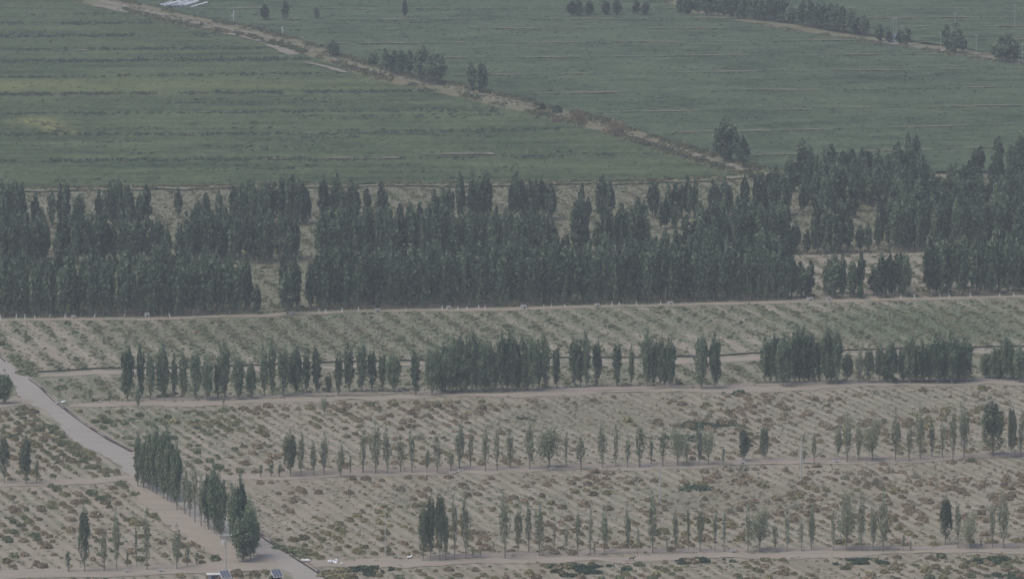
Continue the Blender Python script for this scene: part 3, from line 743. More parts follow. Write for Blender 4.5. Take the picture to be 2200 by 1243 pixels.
# front row of the great dark belt
def between(segs, step, jit):
    out = []
    for a, b in segs:
        x = a + step * 0.3
        while x < b:
            out.append(x + random.uniform(-jit, jit)); x += step
    return out
def part4(x):
    return 'left of the grassy gap' if x < 600 else 'beside the grassy gap' if x < 655 else 'left part of the long stretch' if x < 1000 else 'middle of the long stretch' if x < 1350 else 'right part of the long stretch' if x < 1710 else 'right of the sandy gap'
for i, x in enumerate(between([(-30, 545), (602, 640), (664, 1704), (1990, 2090), (2100, 2230)], 15.5, 4)):
    yb = float(interp(T4, x)) - 4; s = S(yb)
    plant('poplar_tree', 'wood%d' % (i % 4), x, yb, (11.0 + 2.6 * random.random()), 2.9 + random.random(), 'tall dark poplar in front of the dense wood, %s' % part4(x), 'poplar', 'front row of the dense wood, ' + part4(x))
GAP4 = [(1720, 641, 572, 24, 'w'), (1733, 640, 590, 18, 'w'), (1776, 641, 575, 16, 'w'), (1790, 641, 545, 30, 'w'), (1810, 640, 570, 18, 'w'), (1830, 640, 562, 24, 'w'), (1848, 641, 612, 14, 'r'), (1885, 639, 580, 20, 'w'), (1897, 640, 550, 30, 'w'), (1912, 639, 565, 18, 'w'), (1946, 638, 552, 24, 'w'), (1734, 546, 492, 20, 'w'), (553, 676, 610, 18, 'w'), (617, 677, 586, 34, 'w')]
belt(GAP4, 'in the sandy gap of the wood', 'trees in the gap of the dense wood')
LONE = [(383, 470, 402, 18, 'w'), (1290, 471, 375, 30, 'w'), (1310, 470, 392, 24, 'w'), (1402, 466, 388, 24, 'w'), (1478, 468, 380, 22, 'w'), (1492, 468, 385, 18, 'w'), (1108, 470, 374, 26, 'w'), (1124, 470, 390, 18, 'w'), (1165, 470, 380, 26, 'w'), (1185, 471, 395, 24, 'w'), (1952, 392, 284, 22, 'w'), (1968, 390, 280, 22, 'w'), (1650, 462, 366, 30, 'w'), (1668, 462, 372, 28, 'w'), (1720, 398, 302, 34, 'w'),
  (2093, 377, 322, 18, 'w'), (2143, 372, 296, 26, 'w'), (2172, 375, 310, 26, 'w'), (2192, 368, 286, 28, 'w'), (1250, 470, 395, 18, 'w')]
belt(LONE, 'standing clear behind the wood', 'trees standing clear behind the wood')

# ------------------------------------------------------------------ scattered masses by geometry nodes
def scatter(name, protos, pos, rotz, scale, pick):
    """one object that places proto meshes on its own points"""
    pos = np.asarray(pos, np.float32)
    me = bpy.data.meshes.new(name)
    me.vertices.add(len(pos)); me.vertices.foreach_set('co', pos.ravel())
    a = me.attributes.new('rz', 'FLOAT', 'POINT'); a.data.foreach_set('value', np.asarray(rotz, np.float32))
    a = me.attributes.new('sc', 'FLOAT_VECTOR', 'POINT'); a.data.foreach_set('vector', np.asarray(scale, np.float32).ravel())
    a = me.attributes.new('pick', 'INT', 'POINT'); a.data.foreach_set('value', np.asarray(pick, np.int32))
    me.update()
    col = bpy.data.collections.new(name + '_kinds')
    for i, pm in enumerate(protos):
        col.objects.link(bpy.data.objects.new('%s_kind_%02d' % (name, i), pm))
    ng = bpy.data.node_groups.new(name + '_scatter', 'GeometryNodeTree')
    ng.interface.new_socket('Geometry', in_out='INPUT', socket_type='NodeSocketGeometry')
    ng.interface.new_socket('Geometry', in_out='OUTPUT', socket_type='NodeSocketGeometry')
    n, l = ng.nodes, ng.links
    gi = n.new('NodeGroupInput'); go = n.new('NodeGroupOutput')
    ci = n.new('GeometryNodeCollectionInfo'); ci.inputs['Collection'].default_value = col
    ci.inputs['Separate Children'].default_value = True; ci.inputs['Reset Children'].default_value = True
    ip = n.new('GeometryNodeInstanceOnPoints'); ip.inputs['Pick Instance'].default_value = True
    def na(nm, ty):
        x = n.new('GeometryNodeInputNamedAttribute'); x.data_type = ty; x.inputs['Name'].default_value = nm; return x.outputs[0]
    cx = n.new('ShaderNodeCombineXYZ'); l.new(na('rz', 'FLOAT'), cx.inputs[2])
    l.new(gi.outputs[0], ip.inputs['Points']); l.new(ci.outputs[0], ip.inputs['Instance'])
    l.new(na('pick', 'INT'), ip.inputs['Instance Index']); l.new(na('sc', 'FLOAT_VECTOR'), ip.inputs['Scale'])
    e2r = n.new('FunctionNodeEulerToRotation'); l.new(cx.outputs[0], e2r.inputs[0]); l.new(e2r.outputs[0], ip.inputs['Rotation'])
    l.new(ip.outputs[0], go.inputs[0])
    o = obj(name, me)
    md = o.modifiers.new('scatter', 'NODES'); md.node_group = ng
    return o

# the mass of the wood
pts, scs, pks = [], [], []
def wood_row(segs, base, back, h, w, prob=0.9, step=1.9, kinds=(0, 1, 2, 3), hv=0.18):
    for a, b in segs:
        if b - a > 60: a += random.uniform(-14, 12); b += random.uniform(-26, 10)
        if b - a < 4: b = a + 4
        yb = float(interp(base, (a + b) / 2))
        st_px = step * S(yb)
        x = a
        while x <= b:
            if random.random() < prob:
                px = x + random.uniform(-0.35, 0.35) * st_px
                gx, gy = G(px, float(interp(base, px)))
                pts.append((float(gx) + random.uniform(-.5, .5), float(gy) + back + random.uniform(-.9, .9), 0.03))
                hh = h * random.uniform(1 - hv, 1 + hv * 0.6) * (0.78 if min(x - a, b - x) < 10 and b - a > 60 and random.random() < .6 else 1); ww = w * random.uniform(0.75, 1.2)
                k = random.choice(kinds); kk = K['wood%d' % k] if k < 4 else K['round%d' % (k - 4)]
                scs.append((ww / kk.w, ww / kk.w, hh / kk.h)); pks.append(k)
            x += st_px
W4 = [(-40, 545), (664, 1702), (1992, 2090), (2102, 2240)]
wood_row(W4, shift(T4, 0, -4), 5.0, 13.4, 3.4, 0.92)
wood_row([(-40, 480), (664, 1702), (1992, 2088), (2106, 2240)], shift(T4, 0, -4), 10.5, 13.6, 3.4, 0.9)
wood_row([(-40, 470), (664, 1700), (2110, 2240)], shift(T4, 0, -4), 16.0, 13.6, 3.4, 0.85)
wood_row([(320, 455), (900, 1700)], shift(T4, 0, -4), 22.0, 13.8, 3.4, 0.85)
wood_row([(604, 638)], shift(T4, 0, -4), 4.0, 9.5, 2.8, 0.9)
wood_row([(1706, 1745), (1775, 1850), (1878, 1958)], shift(T4, 0, -4), 3.0, 10.2, 3.2, 0.9)
wood_row([(1778, 1845), (1885, 1952)], shift(T4, 0, -4), 7.0, 9.6, 3.2, 0.8)
wood_row([(1700, 1990)], shift(T4, 0, -30), 4.0, 4.5, 2.4, 0.22)
wood_row([(480, 545)], shift(T4, 0, -4), 9.0, 10.5, 3.0, 0.5)
for k in range(3):
    wood_row([(-40, 120)] + [(130, 365)] * (k < 2) + [(395, 640), (690, 1200), (1235, 1265), (1300, 1405), (1495, 1708), (1752, 1835), (1898, 2250)], B5, 1 + 5.0 * k, 12.6, 3.4, 0.9 if k != 2 else 0.8)
wood_row([(1755, 1770), (1850, 1880), (1405, 1495), (1200, 1235)], B5, 2, 8.0, 2.8, 0.45)
wood_row([(-40, 360), (700, 1210), (1510, 1700)], shift(B5, 0, -28), 0, 10.5, 2.9, 0.38)
for k in range(2):
    wood_row([(-40, 65), (100, 165), (240, 275), (512, 665), (692, 800), (988, 1060), (1640, 1700)], B6, 1 + 4.5 * k, 12.6, 3.4, 0.92)
wood_row([(165, 240), (300, 345), (420, 512), (812, 832), (935, 988), (1060, 1200), (1268, 1326), (1390, 1420), (1436, 1455), (1466, 1504), (1520, 1640)], B6, 2, 10.8, 3.2, 0.66)
wood_row([(70, 95), (275, 380), (395, 510), (800, 985), (1190, 1280), (1320, 1400)], B6, 1, 7.0, 2.9, 0.36)
wood_row([(100, 340), (700, 990), (1240, 1640)], shift(B6, 0, 20), 0, 7.5, 2.8, 0.25)
# rounder grove at the right
for yy, segs in ((398, [(1708, 1985)]), (412, [(1712, 1995)]), (427, [(1720, 2010), (2040, 2240)]), (442, [(1735, 2240)]), (456, [(1742, 2240)]), (470, [(1765, 1860), (1885, 2240)]), (492, [(1895, 2240)]), (510, [(1905, 2240)])):
    wood_row(segs, [(1600, yy + 2), (2240, yy - 8)], 0, 10.8, 4.3, 0.8, 2.6, (4, 5, 0, 1, 2))
wood_row([(2010, 2240)], [(1600, 385), (2240, 372)], 0, 9.0, 3.4, 0.35, 2.6, (4, 5, 0, 1, 2))
wood = scatter('poplar_wood', [K['wood%d' % i].joined for i in range(4)] + [K['round%d' % i].joined for i in range(2)], pts, RNG.random(len(pts)) * 6.283, scs, pks)
tag(wood, 'dense dark poplar wood in close belts across the middle', 'wood', None, 'stuff')
print('wood trees', len(pts))

# ------------------------------------------------------------------ shrubs
def make_shrub(seed, n=330, flat=0.62, leaf=0.11, open_=0.0, mat='shrub_brown'):
    """dome of stems and small leaf faces, about 1 m wide"""
    rng = np.random.default_rng(seed)
    d = rng.normal(size=(n, 3)); d[:, 2] = np.abs(d[:, 2]) + 0.02; d /= np.linalg.norm(d, axis=1)[:, None]
    lump = 1 + 0.22 * np.sin(d[:, 0] * 4 + seed) * np.cos(d[:, 1] * 5 + seed * 2) + 0.1 * rng.normal(size=n)
    r = 0.5 * lump * (1 - (0.25 + open_) * rng.random(n) ** 1.5)
    c = d * r[:, None]; c[:, 2] *= flat * 2 * 0.62; c[:, 2] += 0.03
    v, f = quads_from(c, leaf * (0.7 + 0.8 * rng.random(n)), rng, 0.3, 1.7)
    # blades leaning outwards
    m = 60
    d2 = rng.normal(size=(m, 3)); d2[:, 2] = np.abs(d2[:, 2]) + 0.3; d2 /= np.linalg.norm(d2, axis=1)[:, None]
    tip = d2 * 0.56; tip[:, 2] *= flat * 1.35
    side = np.cross(d2, rng.normal(size=(m, 3))); side /= np.linalg.norm(side, axis=1)[:, None]
    b0 = d2 * 0.08; b0[:, 2] = 0
    tv = np.stack([b0 - side * 0.015, b0 + side * 0.015, tip], 1).reshape(-1, 3)
    tf = np.arange(m * 3).reshape(m, 3) + len(v)
    # lumpy inner dome so that the bush is a body and not only loose leaves
    ns, nr = 10, 4; cv = []
    for r_ in range(nr + 1):
        el = (math.pi / 2) * r_ / nr
        for q in range(ns):
            az = 6.283 * q / ns; dd = np.array([math.cos(az) * math.cos(el), math.sin(az) * math.cos(el), math.sin(el)])
            lm = 1 + 0.22 * math.sin(dd[0] * 4 + seed) * math.cos(dd[1] * 5 + seed * 2) + 0.07 * rng.normal()
            cv.append(dd * 0.43 * lm * np.array([1, 1, flat * 1.24]))
    cf = np.array([(r_ * ns + q, r_ * ns + (q + 1) % ns, (r_ + 1) * ns + (q + 1) % ns, (r_ + 1) * ns + q) for r_ in range(nr) for q in range(ns)]) + len(v) + len(tv)
    tone = np.clip(np.concatenate([0.5 + 0.25 * rng.normal(size=n), 0.42 + 0.12 * rng.normal(size=len(cf)), np.full(m, 0.3)]), 0, 1)
    return mesh_np('shrub', np.concatenate([v, tv, np.array(cv)]), [f, cf, tf], [M[mat]], tone=tone)
SH = {}
for mat, n in (('shrub_brown', 3), ('shrub_olive', 2), ('shrub_green', 3), ('shrub_grey', 2)):
    SH[mat] = [make_shrub(300 + 10 * len(SH) + i, 300 + 60 * i, 0.58 + 0.06 * i, 0.12, 0.15 if mat == 'shrub_grey' else 0.0, mat) for i in range(n)]
SHK = list(SH); ALLSH = [m for k in SHK for m in SH[k]]
OFF = {k: sum(len(SH[q]) for q in SHK[:i]) for i, k in enumerate(SHK)}

def road_dist(x, y):
    d = np.full(len(x), 1e9)
    for i in range(0, len(road_line) - 1):
        a, b = road_line[i], road_line[i + 1]
        ab = b - a; t = np.clip(((x - a[0]) * ab[0] + (y - a[1]) * ab[1]) / (ab @ ab), 0, 1)
        d = np.minimum(d, np.hypot(x - a[0] - t * ab[0], y - a[1] - t * ab[1]))
    return d

def rows_points(spacing, step, seed, x0=-140, x1=170, y0=870, y1=1200, jit=0.3, U=U, V=V):
    rng = np.random.default_rng(seed)
    # cover the rectangle in row coordinates
    cs = np.array([[x0, y0], [x1, y0], [x1, y1], [x0, y1]])
    s = cs @ V; t = cs @ U
    ss = np.arange(math.floor(s.min() / spacing), math.ceil(s.max() / spacing) + 1) * spacing
    tt = np.arange(t.min(), t.max(), step)
    Sg, Tg = np.meshgrid(ss, tt)
    Sg = Sg + rng.normal(size=Sg.shape) * jit; Tg = Tg + rng.uniform(-0.5, 0.5, Tg.shape) * step
    P = Sg[..., None] * V + Tg[..., None] * U
    P = P.reshape(-1, 2)
    P = P[(P[:, 0] > x0) & (P[:, 0] < x1) & (P[:, 1] > y0) & (P[:, 1] < y1)]
    px, py = inv_rows(P[:, 0], P[:, 1])
    k = (px > -60) & (px < 2260) & (py > 380) & (py < 1300)
    return P[k], px[k], py[k], rng

def off_tracks(px, py, m=8):
    ok = np.ones(len(px), bool)
    for T, hw, x0 in ((T1, m, 560), (T2, m * 0.9, 330), (shift(T3, 0, 1), m, 150), (shift(T4, 0, 2), m * 0.5, -400)):
        ok &= ~((np.abs(py - interp(T, px)) < hw) & (px > x0))
    ok &= ~((np.abs(py - interp(shift(PIPE, 6, 8), px)) < 10) & (px > 80))
    ok &= ~((np.abs(py - interp([(-90, 1046), (0, 1042), (110, 1038), (215, 1034), (285, 1026)], px)) < 8) & (px < 290))
    ok &= ~((np.abs(py - interp([(-90, 1240), (200, 1230), (460, 1220), (560, 1212)], px)) < 11) & (px < 610))
    ok &= ~((np.abs(py - interp([(285, 1022), (318, 1058), (360, 1100), (415, 1140), (470, 1176), (520, 1204)], px)) < 26) & (px > 280) & (px < 560))
    ok &= ~((np.abs(py - interp([(-90, 880), (0, 869), (45, 864), (90, 858)], px)) < 12) & (px < 100))
    return ok

def zone(px, py):
    """0 bottom strip, 1 nearest strip, 2 second strip, 3 shrub rows, 4 inside the wood, 5 left of the road"""
    z = np.full(len(px), 4)
    z[py > interp(T4, px)] = 3
    z[py > interp(T3, px)] = 2
    z[py > interp(T2, px)] = 1
    z[py > interp(T1, px)] = 0
    left = py > interp([(a, b) for a, b in ROAD], px)
    z[left & (px < 640)] = 5
    return z

pos, sc, pk, zn, szl = [], [], [], [], []
def add_shrubs(P, px, py, keep, width, kind_fn, rng, hmul=(0.8, 1.15)):
    keep = keep & off_tracks(px, py, 10.5) & (road_dist(P[:, 0], P[:, 1]) > 4.3)
    z = zone(px, py)
    for i in np.nonzero(keep)[0]:
        w = width(rng, i); k = kind_fn(rng, i); nk = len(SH[k])
        pos.append((P[i, 0], P[i, 1], 0.02)); a = rng.uniform(0.85, 1.2)
        sc.append((w * a, w / a, w * rng.uniform(*hmul))); pk.append(OFF[k] + rng.integers(nk)); zn.append(int(z[i])); szl.append(w)

# brown and olive desert shrubs on the sandy strips
for pop, (p_sp, p_st, p_jit, p_seed) in enumerate(((2.6, 1.0, 0.22, 401), (2.6, 1.9, 0.28, 411))):
  P, px, py, rng = rows_points(p_sp, p_st, p_seed, jit=p_jit)
  Z = zone(px, py)
  clump = noise2(P[:, 0], P[:, 1], 9, 91, 2); clump2 = noise2(P[:, 0], P[:, 1], 26, 92, 2)
  d = np.zeros(len(px))
  d = np.where(Z == 1, 0.34 + 0.16 * blob(px, py, 1150, 1040, 130, 40) + 0.22 * blob(px, py, 1850, 1060, 260, 70) - 0.24 * blob(px, py, 1480, 1090, 170, 60) - 0.18 * blob(px, py, 1000, 1110, 120, 40) - 0.12 * blob(px, py, 880, 1060, 120, 40), d)
  d = np.where(Z == 2, 0.32 + 0.34 * blob(px, py, 850, 895, 200, 28) + 0.30 * blob(px, py, 1620, 890, 130, 50) - 0.24 * blob(px, py, 1300, 900, 160, 45) - 0.22 * blob(px, py, 1950, 870, 170, 45) + 0.10 * blob(px, py, 560, 930, 150, 60) - 0.15 * blob(px, py, 320, 900, 90, 40), d)
  d = np.where(Z == 5, 0.55 + 0.15 * blob(px, py, 160, 930, 120, 60) - 0.25 * blob(px, py, 330, 1170, 130, 60), d)
  d = np.where(Z == 0, 0.42 + 0.18 * blob(px, py, 1750, 1225, 400, 30) - 0.3 * blob(px, py, 780, 1205, 90, 25), d)
  d = (0.75 * d + 0.25 * clump - 0.22 * clump2) if pop == 0 else (0.80 * d - 0.02 + 0.48 * clump + 0.30 * clump2)
  def kind_strip(rng, i):
      r = rng.random(); z = Z[i]
      if pop == 0 and r < 0.8: return 'shrub_grey'
      r = rng.random()
      if z == 0: return 'shrub_olive' if r < 0.55 else 'shrub_green' if r < 0.75 else 'shrub_brown'
      if z == 5: return 'shrub_green' if r < 0.28 else 'shrub_brown' if r < 0.68 else 'shrub_olive'
      if z == 2 and px[i] < 520: return 'shrub_green' if r < 0.4 else 'shrub_olive'
      g = noise2(P[i, 0], P[i, 1], 18, 95, 2)
      return 'shrub_olive' if g + 0.5 * r > 0.45 else 'shrub_brown' if r < 0.9 else 'shrub_grey'
  add_shrubs(P, px, py, (rng.random(len(px)) < d) & (Z != 3) & (Z != 4), (lambda rng, i: 0.28 + 0.45 * rng.random() ** 1.5) if pop == 0 else (lambda rng, i: 0.6 + 1.7 * rng.beta(1.6, 2.4)), kind_strip, rng, (0.85, 1.2))
# fringe of green bushes along the road's left edge
n = 150
t = RNG.random(n) * (len(road_line) - 2); i0 = t.astype(int)
q = road_line[i0] + (t - i0)[:, None] * (road_line[i0 + 1] - road_line[i0])
dirn = road_line[i0 + 1] - road_line[i0]; dirn /= np.linalg.norm(dirn, axis=1)[:, None]
nrm = np.stack([-dirn[:, 1], dirn[:, 0]], -1)
offs = np.where(RNG.random(n) < 0.75, 1, -1) * RNG.uniform(4.8, 8.5, n)
# which side is left of the road in the picture: smaller x
sgn = np.where(nrm[:, 0] < 0, 1, -1)
q = q + nrm * (offs * sgn)[:, None]
qx, qy = inv_rows(q[:, 0], q[:, 1])
add_shrubs(q, qx, qy, (qy > 740) & (qy < 1020) & (qx > -40), lambda rng, i: rng.uniform(1.2, 2.6), lambda rng, i: 'shrub_green' if rng.random() < 0.8 else 'shrub_brown', RNG, (0.6, 0.85))
# green bushes by the channel near the bottom
q = np.stack(G(np.array([612, 622, 634, 645, 655, 600, 690, 705, 725, 745, 715, 735, 640, 628, 42, 52, 60, 36, 48, 58, 30]), np.array([1182, 1186, 1190, 1195, 1200, 1178, 1238, 1232, 1236, 1240, 1243, 1228, 1184, 1178, 785, 790, 797, 776, 802, 806, 768])), -1)
qx, qy = inv_rows(q[:, 0], q[:, 1])
for i in range(len(q)):
    w = RNG.uniform(1.8, 3.2); k = 'shrub_green' if qy[i] < 1205 else 'shrub_olive'
    pos.append((q[i, 0], q[i, 1], 0.02)); sc.append((w, w, w * 0.62)); pk.append(OFF[k] + RNG.integers(len(SH[k]))); zn.append(1 if qx[i] > 500 else 3); szl.append(w + 3)
# rows of small green shrubs on the third strip and between the woods
P, px, py, rng = rows_points(5.8, 0.5, 402, y1=1440, jit=0.85, U=np.array([-0.2439, 0.9698]), V=np.array([0.9698, 0.2439]))
Z = zone(px, py)
cl = noise2(P[:, 0], P[:, 1], 12, 93, 3); cl2 = noise2(P[:, 0], P[:, 1], 40, 94, 2)
d = np.zeros(len(px))
d = np.where(Z == 3, 0.46 + 0.50 * blob(px, py, 640, 715, 430, 45) - 0.18 * blob(px, py, 90, 730, 140, 50) - 0.30 * blob(px, py, 1430, 740, 240, 30) + 0.55 * blob(px, py, 1985, 692, 160, 24) + 0.4 * blob(px, py, 1860, 800, 90, 18) + 0.4 * blob(px, py, 1200, 795, 50, 16) + 0.3 * blob(px, py, 1560, 785, 100, 18), d)
d = np.where(Z == 4, 0.55, d)
d = d + 0.30 * cl + 0.12 * cl2
add_shrubs(P, px, py, (rng.random(len(px)) < d) & ((Z == 3) | ((Z == 4) & (py > interp(EDGE, px)))), lambda rng, i: 0.4 + 1.05 * rng.beta(1.5, 3), lambda rng, i: 'shrub_green' if rng.random() < 0.72 else 'shrub_grey' if rng.random() < 0.6 else 'shrub_brown', rng, (0.7, 1.1))
print('shrubs', len(pos))

pos = np.array(pos); sc = np.array(sc); pk = np.array(pk); zn = np.array(zn); szl = np.array(szl)
rotz = RNG.random(len(pos)) * 6.283
vx, vy = inv_rows(pos[:, 0], pos[:, 1])
inview = (vx > 5) & (vx < 2195) & (vy > 400) & (vy < 1238)
size_px = np.where(inview, szl * S(vy), 0)
picked = np.zeros(len(pos), bool)
is_green = (pk >= OFF['shrub_green']) & (pk < OFF['shrub_grey'])
LABS = {0: 'on the strip at the very bottom', 1: 'on the nearest sandy strip', 2: 'on the second sandy strip', 3: 'among rows below the wood', 5: 'on the ground left of the grey road', 4: 'between the woods'}
NAMEK = {'shrub_brown': ('brown dry', 'desert_shrub'), 'shrub_olive': ('olive', 'desert_shrub'), 'shrub_green': ('green', 'green_shrub'), 'shrub_grey': ('grey', 'desert_shrub')}
for sel, cnt in ((~is_green & (zn != 3) & (zn != 4), 290), (is_green, 260)):
    order = np.argsort(-np.where(sel, size_px, -1))[:cnt]
    picked[order[size_px[order] > 0]] = True
kname = lambda p: [k for k in SHK if p >= OFF[k]][-1]
for i in np.nonzero(picked)[0]:
    k = kname(pk[i]); word, nm = NAMEK[k]
    size = 'large ' if szl[i] > 1.75 else ''
    o = obj(nm, ALLSH[pk[i]]); o.location = pos[i]; o.rotation_euler = (0, 0, rotz[i]); o.scale = sc[i]
    third = 'in the left third' if vx[i] < 733 else 'in the middle third' if vx[i] < 1467 else 'in the right third'
    if zn[i] == 5: third = 'near the bottom' if vy[i] > 1040 else 'near the fork'
    tag(o, '%s%s dome shrub %s, %s' % (size, word, LABS[zn[i]], third), 'shrub', '%s%s shrubs %s, %s' % (size, word, LABS[zn[i]], third))
rest = ~picked
o = scatter('shrub_cover', ALLSH, pos[rest], rotz[rest], sc[rest], pk[rest])
tag(o, 'countless small dry and green shrubs in rows on the sand', 'shrubs', None, 'stuff')

# ------------------------------------------------------------------ low weeds and grass tufts
def make_tuft(seed, mat, n=16):
    rng = np.random.default_rng(seed)
    a = rng.random(n) * 6.283; r = 0.5 * np.sqrt(rng.random(n))
    c = np.stack([np.cos(a) * r, np.sin(a) * r, 0.10 + 0.28 * rng.random(n)], -1)
    v, f = quads_from(c, 0.26 * (0.6 + 0.8 * rng.random(n)), rng, 0.5, 1.6)
    return mesh_np('tuft', v, f, [M[mat]], tone=np.clip(0.5 + 0.25 * rng.normal(size=n), 0, 1))
TF = [make_tuft(500 + i, m) for i, m in enumerate(['shrub_grey', 'shrub_grey', 'shrub_brown', 'shrub_olive', 'shrub_green', 'weed_dark', 'weed_dark'])]
P, px, py, rng = rows_points(0.75, 0.75, 403, y1=1440, jit=0.35)
Z = zone(px, py)
cov = cover_density(px, py) + 0.16 * noise2(P[:, 0], P[:, 1], 7, 96, 3) + 0.10 * noise2(P[:, 0], P[:, 1], 25, 97, 2)
prob = np.clip(0.20 + 1.2 * cov, 0.03, 0.8)
ok = (rng.random(len(px)) < prob) & off_tracks(px, py, 5.5 + 4 * noise2(P[:, 0], P[:, 1], 5, 98, 2)) & (road_dist(P[:, 0], P[:, 1]) > 3.6) & (py > interp(EDGE, px))
P, px, py, Z = P[ok], px[ok], py[ok], Z[ok]
gz = green_density(px, py)
r = rng.random(len(px))
pick = np.where(r < gz * 0.9, 4, np.where(r < 0.72, rng.integers(0, 2, len(px)), np.where(r < 0.88, 2, 3)))
w = 0.22 + 0.7 * rng.random(len(px)) ** 2
o = scatter('dry_weeds', TF, np.stack([P[:, 0], P[:, 1], np.full(len(px), 0.02)], -1), rng.random(len(px)) * 6.283, np.stack([w, w, w * rng.uniform(0.5, 1.0, len(px))], -1), pick)
tag(o, 'low dry weeds and grass tufts over the sandy strips', 'weeds', None, 'stuff')
print('tufts', len(px))

# weed lines, banks and tufts on the far crop fields
wp, ws, wk = [], [], []
def weed_line(poly, per_m, size, kinds, spread=0.8, thr=-0.1, seed=1):
    gx, gy = G([p[0] for p in poly], [p[1] for p in poly])
    L = np.concatenate([[0], np.cumsum(np.hypot(np.diff(gx), np.diff(gy)))])
    n = int(L[-1] * per_m); t = RNG.random(n) * L[-1]
    x = np.interp(t, L, gx) + RNG.normal(size=n) * spread * 0.4; y = np.interp(t, L, gy) + RNG.normal(size=n) * spread
    m = noise2(t, np.zeros(n), 14, seed, 3) > thr
    for a, b in zip(x[m], y[m]):
        s = size * RNG.uniform(0.6, 1.4)
        wp.append((a, b, 0.30)); ws.append((s * 1.5, s * 1.2, s * RNG.uniform(0.8, 1.5))); wk.append(kinds[RNG.integers(len(kinds))])
for sd, (ya, yb, xe, dens, size) in enumerate([(35, 33, 300, 1.2, 1.0), (54, 52, 380, 3.0, 1.6), (82, 78, 470, 3.0, 1.7), (110, 107, 560, 2.4, 1.5), (137, 130, 660, 3.2, 1.7), (170, 160, 740, 1.5, 1.2), (207, 199, 940, 3.0, 1.4), (248, 240, 1060, 1.6, 1.2), (292, 291, 640, 2.2, 1.3), (293, 279, 1240, 1.8, 1.2), (350, 345, 660, 2.6, 1.3), (348, 335, 1380, 1.4, 1.2)]):
    x0 = -60 if sd not in (9, 11) else 640
    weed_line([(x0, ya), (xe, yb)], dens * 1.2, size * 0.72, (5, 6, 5, 4), 1.7, -0.28, 600 + sd)
for sd in range(46):      # faint darker drill lines across the left field
    yy = RNG.uniform(215, 398); x0 = RNG.uniform(-50, 900); ln = RNG.uniform(120, 520)
    x1 = min(x0 + ln, 1500 - (398 - yy) * 2.4)
    if x1 > x0 + 40: weed_line([(x0, yy), (x1, yy - (x1 - x0) * 0.006)], 0.9, 0.8, (5, 4), 0.5, 0.0, 700 + sd)
RB = [(22, 21), (46, 40), (66, 60), (97, 88), (128, 118), (166, 150), (205, 188), (246, 228), (290, 268), (338, 318)]
for sd, (ya, yb) in enumerate(RB):
    xa = float(np.interp(ya + 12, [p[1] for p in UPROAD], [p[0] for p in UPROAD])) + 30
    weed_line([(xa, ya + 1.5), (2250, yb + 1.5)], 1.8, 0.55, (5, 4, 4), 0.5, -0.05, 800 + sd)
weed_line(UPROAD, 1.6, 0.6, (3, 0, 4), 1.6, -0.1, 906)
weed_line(shift(UPROAD, 0, 11), 3.0, 1.2, (3, 4, 5, 3), 2.6, -0.2, 901)
weed_line(shift(UPROAD, 0, -9), 3.0, 1.1, (3, 3, 4, 5), 2.2, -0.2, 902)
weed_line([(-60, 412), (0, 410), (550, 402), (900, 399), (1350, 394), (1560, 386)], 3.0, 1.1, (3, 0, 4, 3), 1.6, -0.3, 903)
weed_line(shift(RR, 0, 6), 2.0, 1.2, (3, 0, 4), 2.4, -0.1, 904)
weed_line([(30, 262), (70, 262), (110, 272), (150, 288)], 2, 0.7, (0, 1, 3), 3.0, -0.9, 905)
# clumps of taller plants over the right-hand field
n = 9000
x = RNG.uniform(-215, 300, n); y = RNG.uniform(1400, 2100, n)
px, py = inv_rows(x, y)
m = (py < up_y(px) - 12) & (py > interp(RR, px) + 6) & (px > 200) & (px < 2260) & (py > -10)
for a, b in zip(x[m], y[m]):
    s = RNG.uniform(0.5, 1.1); wp.append((a, b, 0.34)); ws.append((s * 1.5, s, s * 0.7)); wk.append((4, 5, 4, 6)[RNG.integers(4)])
x = RNG.uniform(-255, 110, n); y = RNG.uniform(1400, 2100, n)
px, py = inv_rows(x, y)
m = (py < interp(EDGE, px) - 8) & (py > up_y(px) + 12) & (px > -40) & (py > -10)
for a, b in zip(x[m], y[m]):
    s = RNG.uniform(0.4, 0.9); wp.append((a, b, 0.32)); ws.append((s * 2.2, s, s * 0.6)); wk.append((4, 5, 4, 3)[RNG.integers(4)])
o = scatter('field_weeds', TF, np.array(wp), RNG.random(len(wp)) * 6.283 * 0.08, np.array(ws), np.array(wk))
tag(o, 'weeds in lines and scattered over the far green fields', 'weeds', None, 'stuff')
print('field weeds', len(wp))
# pale earth bunds of the right-hand field, broken and uneven, and bare scraps of the left one
for bi, (ya, yb) in enumerate(RB):
    xa = float(np.interp(ya + 12, [p[1] for p in UPROAD], [p[0] for p in UPROAD])) + 30
    q = xa
    while q < 2240:
        e = q + random.uniform(90, 420)
        xs = np.linspace(q, min(e, 2260), max(3, int((e - q) / 30)))
        off = random.uniform(-1.2, 1.2)
        strip('field_bund', [(t_, ya + (yb - ya) * (t_ - xa) / (2260 - xa) + off + 2.2 * float(noise2(t_, bi * 37.0, 90, 77, 3))) for t_ in xs], random.uniform(0.6, 1.5), M['bund'], 0.72, 0.9)
        q = e + random.uniform(5, 110)
for (xa, xb, yy) in ((342, 362, 294), (395, 420, 294), (520, 560, 293), (620, 640, 292), (225, 240, 349), (335, 360, 348), (660, 760, 345), (560, 620, 346), (765, 860, 345), (900, 1060, 336), (850, 868, 289), (5, 40, 256), (395, 440, 246), (470, 520, 245), (0, 80, 83), (120, 190, 113), (1250, 1345, 282)):
    strip('bare_scrap', [(xa, yy), ((xa + xb) / 2, yy - 0.4), (xb, yy - 0.6)], 1.3, M['farm_road'], 0.72, 1.6, 0.6)

